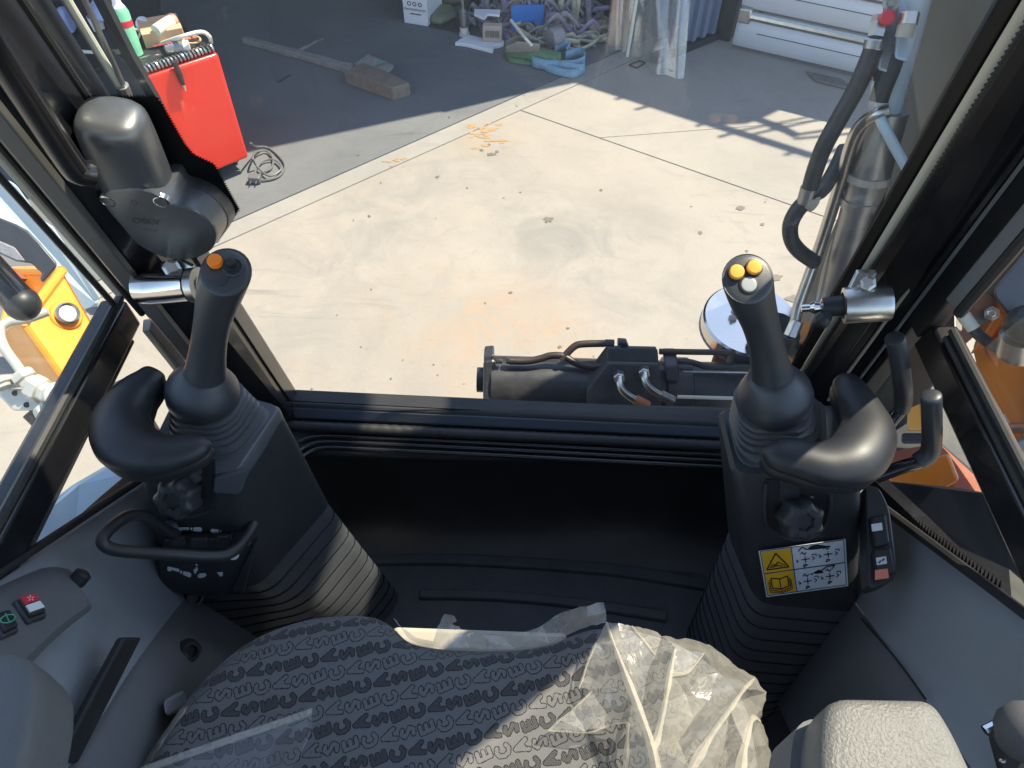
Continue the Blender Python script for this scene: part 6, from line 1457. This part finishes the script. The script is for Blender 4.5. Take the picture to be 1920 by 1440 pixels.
# ================================================================== LEFT ARM OUTSIDE THE DOOR
MT['orange_sunlit'] = pm('orange_sunlit', (.84,.30,.012), .32, var=.06, vs=6, bump=.04, bs=60, dust=.03, coat=.25)  # the boom's orange made lighter, with the sun on this arm painted in
la = thing('lift_arm', 'orange box section lift arm with a silver pin outside the left door', 'arm', tuple(PP(100,640,1.35)))
dA = 1.32
def q3(pts): return [PP(*p) for p in pts]
A_, B_, C_, D_ = q3([(116,508,1.36),(222,694,1.36),(146,742,1.29),(46,602,1.27)])
E_, F_ = q3([(2,640,1.40),(122,792,1.42)])
obj('arm_top', MB().prism(rpoly([A_, B_, C_, D_], .02, 4), (A_-D_).cross(C_-D_).normalized()*-.012 if (A_-D_).cross(C_-D_).dot(EYE-A_) > 0 else (A_-D_).cross(C_-D_).normalized()*.012), MT['orange_sunlit'], la, sm=30, bev=.004)
obj('arm_side', MB().prism([D_, C_, F_, E_], V((-.012,.0,0))), MT['orange_sunlit'], la, sm=0, bev=.003)
G_ = PP(28,508,1.48); deep = (B_-A_).normalized()*.16
obj('arm_end', MB().prism([A_+deep, D_+deep, E_+deep, G_+deep], deep*.05), MT['orange_sunlit'], la, sm=0, bev=.002)
for p, q, r_ in ((A_, G_, .009), (A_, D_, .009), (D_, E_, .009), (E_, G_, .007)): obj('arm_rim', MB().tube([p, q], r_, 10), MT['orange_sunlit'], la)
obj('arm_far_side', MB().prism([A_, A_+deep*1.3, G_+deep*1.3, G_], ray(60,500).normalized()*.012), MT['orange_sunlit'], la, sm=0)
obj('arm_bottom', MB().prism([G_, G_+deep*1.3, E_+deep*1.3, E_], ray(60,500).normalized()*.012), MT['orange_sunlit'], la, sm=0)
c = PP(122,592,1.31); nA = (A_-D_).cross(C_-D_).normalized(); nA = nA if nA.dot(EYE-c) > 0 else -nA; c = A_*.30+D_*.28+B_*.20+C_*.22; c = PL(122,592,A_,nA); nA = (nA*.6+(EYE-c).normalized()*.4).normalized()
obj('pin_boss', MB().lathe(c, nA, [(-.02,.027),(.008,.027),(.010,.025)], 28), MT['orange_sunlit'], la)
obj('pin', MB().lathe(c+nA*.0105, nA, [(0,.020),(.008,.020),(.010,.017),(.007,.014),(.007,.0)], 24), MT['zinc'], la)
# valve with steel pipe
lv = thing('hose_valve', 'zinc plated valve block with pipe and fittings outside the left door', 'valve', tuple(PP(60,730,1.2)))
dV = 1.15
pipe(lv, [(90,584,1.18),(50,598,1.17),(22,602,1.165),(4,612,1.16),(0,630,1.155),(10,655,1.15),(28,680,1.15),(42,700,1.15)], .0075, 'zinc_matte')
obj('block', MB().prism(q3([(-5,728,dV),(66,730,dV),(98,758,dV),(90,790,dV),(62,770,dV),(25,770,dV),(-5,738,dV)]), ray(40,740).normalized()*.04), MT['zinc_matte'], lv, sm=0, bev=.003)
for (p, q, r_) in (((38,698,1.14),(58,722,1.14),.019),((58,722,1.135),(96,742,1.13),.022),((92,736,1.12),(118,744,1.115),.019),((80,760,1.13),(96,790,1.13),.017),((0,710,1.13),(10,728,1.13),.018)):
    a_, b_ = PP(*p), PP(*q); obj('fitting', MB().lathe(a_, b_-a_, [(0,r_*.8),(.005,r_),((b_-a_).length*.6,r_),((b_-a_).length*.62,r_*.75),((b_-a_).length,r_*.75)], 6), MT['zinc_matte'], lv, sm=20, bev=.002)
c = PP(107,742,1.105); obj('port_cap', MB().lathe(c, EYE-c, [(-.02,.017),(0,.017),(.002,.011),(-.002,.006)], 18), MT['zinc_matte'], lv)
for x, y in ((28,737),(50,759)): 
    c = PP(x, y, dV-.001); obj('bolt', MB().lathe(c, EYE-c, [(-.004,.0045),(.001,.0045)], 12), MT['matte_black'], lv)
pipe(lv, [(60,770,dV),(80,790,1.16),(100,815,1.18),(130,850,1.2)], .016, 'hose_black', 'hose')
# grab rail and plastic mirror arm outside the door
gr_ = thing('grab_rail', 'black tubular grab rail with rounded end outside the left door', 'grab rail', tuple(PP(40,570,.9)))
obj('tube', MB().tube(q3([(-90,430,.86),(-20,505,.90),(20,548,.92),(38,566,.925)]), .020, 18), MT['paint_black'], gr_)
obj('end', MB().ball(PP(42,570,.925), .0215), MT['soft_vinyl'], gr_)
obj('bracket', MB().prism(q3([(10,510,.95),(30,530,.95),(38,522,.95),(16,502,.95)]), V((0,.01,-.01))), MT['rust'], gr_, sm=0)
ml = thing('mirror_arm', 'flat grey plastic arm hooked over the lift arm outside the left door', 'arm', tuple(PP(80,470,1.15)))
outl = [(0,408),(30,420),(52,432),(75,455),(106,492),(107,500),(88,522),(80,531),(75,524),(80,512),(70,505),(60,494),(30,490),(0,476),(-40,455),(-40,390)]
obj('moulding', MB().prism(q3([(x, y, 1.16) for x, y in outl]), ray(60,470).normalized()*.025), MT['grip_rubber'], ml, sm=25, bev=.004)
obj('inner_web', MB().prism(q3([(x, y, 1.155) for x, y in ((0,452),(28,464),(48,490),(30,489),(0,475),(-40,455),(-40,440))]), ray(60,470).normalized()*.01), MT['strap_grey'], ml, sm=25, bev=.002)
gs = thing('pale_panel', 'pale grey blue painted frame of a vehicle standing beyond the left door', 'panel', tuple(PP(120,450,2.2)))
obj('panel', MB().prism(q3([(-60,300,2.05),(30,345,2.1),(188,570,2.35),(160,590,2.35),(60,480,2.2),(-60,400,2.1)]), ray(60,450).normalized()*.06), MT['pale_blue'], gs, sm=0, bev=.01)
obj('edge', MB().prism(q3([(60,400,2.05),(100,425,2.1),(190,560,2.27),(176,566,2.27)]), ray(60,450).normalized()*.03), MT['pale_blue'], gs, sm=0, bev=.005)
obj('foot', MB().prism(q3([(158,580,2.3),(220,560,2.32),(220,578,2.32),(170,592,2.3)]), ray(190,570).normalized()*.1), MT['wall_grey'], gs, sm=0, bev=.005)
wt = obj('white_board', MB().prism(q3([(-40,345,1.5),(30,420,1.55),(14,452,1.55),(-60,420,1.5)]), ray(0,400).normalized()*.01), MT['white_sheet'], sm=0, label='bright white board edge at far left beyond the door', cat='board', org=tuple(PP(0,400,1.5)))
# ================================================================== RIGHT SIDE MACHINERY
rb_ = thing('boom', 'orange boom foot with steel brackets and pins outside the right window', 'boom', tuple(PP(1850,650,1.2)))
obj('main_plate', MB().prism([PX(x, y, .77) for x, y in ((1800,395),(1960,330),(2100,700),(2100,980),(1940,990),(1885,905),(1845,760),(1820,655),(1850,560),(1835,500),(1826,540),(1790,545))], V((.12,.03,0))), MT['orange_paint'], rb_, sm=0, bev=.008)
obj('upper_rib', MB().prism(q3([(1800,398,1.25),(1920,400,1.2),(1925,540,1.2),(1830,535,1.24),(1826,520,1.25)]), ray(1880,480).normalized()*.06), MT['orange_paint'], rb_, sm=0, bev=.006)
obj('rib', MB().prism(q3([(1818,665,1.18),(1845,655,1.18),(1890,590,1.17),(1870,585,1.17)]), ray(1850,620).normalized()*.04), MT['orange_paint'], rb_, sm=0, bev=.004)
ang = q3([(1782,700,1.12),(1800,660,1.12),(1882,808,1.10),(1868,818,1.10)])
obj('angle_bracket', MB().prism(ang, ray(1830,740).normalized()*.02), MT['steel_dull'], rb_, sm=0, bev=.002)
obj('bracket_flange', MB().prism(q3([(1800,655,1.10),(1812,652,1.11),(1893,796,1.09),(1884,806,1.085)]), ray(1830,740).normalized()*.035), MT['cream_trim'], rb_, sm=0, bev=.002)
obj('cover_plate', MB().prism(q3([(1788,590,1.14),(1830,540,1.16),(1862,555,1.16),(1860,600,1.15),(1800,655,1.13),(1790,640,1.13)]), ray(1820,600).normalized()*.02), MT['steel_dull'], rb_, sm=0, bev=.004)
for (x, y, r_, d) in ((1796,681,.014,1.09),(1862,802,.017,1.07),(1802,562,.010,1.13),(1860,588,.008,1.13)):
    c = PP(x, y, d); obj('bolt', MB().lathe(c, EYE-c, [(-.02,r_*1.5),(-.008,r_*1.5),(-.008,r_),(.010,r_),(.012,r_*.7)], 6), MT['zinc'], rb_, sm=20, bev=.001)
obj('grease_line', MB().tube(q3([(1872,806,1.07),(1895,803,1.07),(1925,803,1.07)]), .008, 10), MT['zinc'], rb_)
obj('dark_web', MB().prism(q3([(1880,830,1.12),(1930,790,1.12),(1940,850,1.12),(1900,860,1.12)]), ray(1900,830).normalized()*.02), MT['orange_paint'], rb_, sm=0)
pipe(rb_, [(1840,900,1.06),(1870,880,1.05),(1905,850,1.04),(1960,820,1.03)], .016, 'steel_dull', 'hose')
pipe(rb_, [(1850,920,1.07),(1885,900,1.06),(1915,880,1.05),(1970,850,1.03)], .012, 'hose_black', 'hose')
rh = thing('black_hose', 'thin black hose with a white tie arcing across the right window', 'hose', tuple(PP(1830,620,1.0)))
pipe(rh, [(1785,560,1.02),(1795,578,1.01),(1812,602,1.0),(1835,628,1.0),(1868,652,.99),(1900,668,.985),(1960,690,.98)], .0075, 'hose_black', 'hose')
pipe(rh, [(1806,590,.995),(1826,617,.992)], .0085, 'cable_white', 'cable_tie', 2)
rp = thing('rubber_stop', 'black rubber block and capped pin outside the right window', 'rubber stop', tuple(PP(1890,520,.95)))
obj('block', MB().prism(rpoly(q3([(1858,548,.95),(1935,455,.95),(1990,520,.95),(1905,610,.95)]), .012, 4), ray(1890,520).normalized()*.06), MT['grip_rubber'], rp, sm=30, bev=.006)
obj('cap', MB().ball(PP(1925,608,.93), .025), MT['soft_vinyl'], rp); obj('sleeve', MB().lathe(PP(1918,630,.95), PP(1925,600,.93)-PP(1918,630,.95), [(-.03,.026),(.004,.026)], 20), MT['zinc'], rp)
cb = thing('deck_casting', 'rust orange deck and casting below the right window', 'deck', tuple(PP(1730,860,1.25)))
obj('deck_plate', MB().prism(q3([(1650,850,1.40),(1760,830,1.36),(1870,930,1.28),(1800,940,1.28),(1660,900,1.33)]), ray(1740,880).normalized()*.05), MT['rust'], cb, sm=0, bev=.006)
obj('deck_edge', MB().prism(q3([(1660,880,1.30),(1780,850,1.28),(1800,900,1.22),(1755,925,1.22),(1670,905,1.27)]), ray(1740,880).normalized()*.03), MT['orange_paint'], cb, sm=0, bev=.006)
obj('lamp_lens', MB().prism(q3([(1702,766,1.15),(1728,756,1.15),(1732,808,1.13),(1700,808,1.13)]), ray(1715,790).normalized()*.05), MT['amber_button'], cb, sm=0, bev=.004)
obj('lamp_base', MB().prism(q3([(1690,812,1.13),(1745,812,1.13),(1745,832,1.12),(1690,832,1.12)]), ray(1715,820).normalized()*.06), MT['dark_steel'], cb, sm=0, bev=.004)
obj('skirt', MB().prism(q3([(1640,900,1.2),(1800,915,1.15),(1880,930,1.1),(1960,1110,1.0),(1900,1160,.98),(1650,960,1.15)]), ray(1750,960).normalized()*.02), MT['frit'], cb, sm=0)  # near-black colour stands for the shade on this plate
mk = thing('marker_lamp', 'small red reflector edge outside the bottom left corner of the screen', 'reflector', tuple(PP(525,722,1.3)))
obj('reflector', MB().prism(q3([(520,700,1.3),(534,698,1.3),(550,738,1.27),(562,775,1.25),(540,775,1.25)]), ray(530,730).normalized()*.03), MT['red_paint'], mk, bev=.004)
MT['boom_grey'] = pm('boom_grey', (.030,.042,.042), .5, var=.2, dust=.03)
def bxx(x0, x1, y0, y1, z0_, z1): return MB().hexa([V((x0,y0,z0_)), V((x1,y0,z0_)), V((x1,y1,z0_)), V((x0,y1,z0_)), V((x0,y0,z1)), V((x1,y0,z1)), V((x1,y1,z1)), V((x0,y1,z1))])
obj('boom_column', bxx(.66,.76,.88,1.28,.55,2.42), MT['boom_grey'], rb_, sm=0, bev=.01)  # height and width set for the shade it throws into the cab
for y_ in (.89, 1.08, 1.25): obj('sun_slat', bxx(.68,.74,y_,y_+.035,2.421,3.0), MT['boom_grey'], rb_, sm=0)  # unseen slats added above the column to stripe sun on the left pod
obj('sun_cap', bxx(.66,.86,.86,1.34,3.001,3.3), MT['boom_grey'], rb_, sm=0, bev=.01)  # unseen cap added over the slats, leaving a gap for a band of sun
obj('sun_block', MB().hexa([V((.69,.735,1.28)), V((.86,.735,1.28)), V((.86,.885,1.28)), V((.69,.885,1.28)), V((.69,.80,2.1)), V((.86,.80,2.1)), V((.86,.885,2.1)), V((.69,.885,2.1))]), MT['orange_paint'], rb_, sm=0, bev=.01)  # unseen block added to keep sun off the cab floor
obj('engine_deck', MB().prism(q3([(1545,640,1.52),(1760,600,1.50),(1960,1000,1.30),(1980,1160,1.2),(1700,1010,1.35),(1560,800,1.45)]), ray(1700,800).normalized()*.05), MT['dark_steel'], cb, sm=0)
obj('side_fender', MB().prism(q3([(-60,1060,.86),(140,905,.98),(235,850,1.03),(320,862,1.04),(300,900,1.02),(150,1000,.95),(-40,1130,.86)]), V((-.03,0,-.03))), MT['pale_blue'], cb, sm=0, bev=.01)
lo_ = (B_+C_)/2
obj('arm_link', MB().tube([lo_+V((0,.02,-.03)), lo_+(B_-A_).normalized()*.10+V((.02,0,-.10)), V((-.60,.62,.42))], .035, 14), MT['dark_steel'], la)
obj('fender_stay', MB().tube([PP(200,900,1.02)+V((0,0,-.03)), V((-.50,.40,.58))], .012, 8), MT['dark_steel'], cb)
# machine deck under the cab front so that nothing floats
md = thing('machine_chassis', 'dark steel chassis of the excavator under the cab', 'chassis', (0,.2,.2))
obj('chassis_plate', MB().box((0,-.02,.50), (1.1,1.25,.20)), MT['dark_steel'], md, bev=.02)
for s_ in (-1, 1): obj('track', MB().box((s_*.58,-.15,.21), (.26,1.5,.40)), MT['hose_black'], md, bev=.08, seg=3)
obj('swing_bracket', MB().box((.35,.85,.42), (.24,.55,.26)), MT['rust'], md, bev=.02)
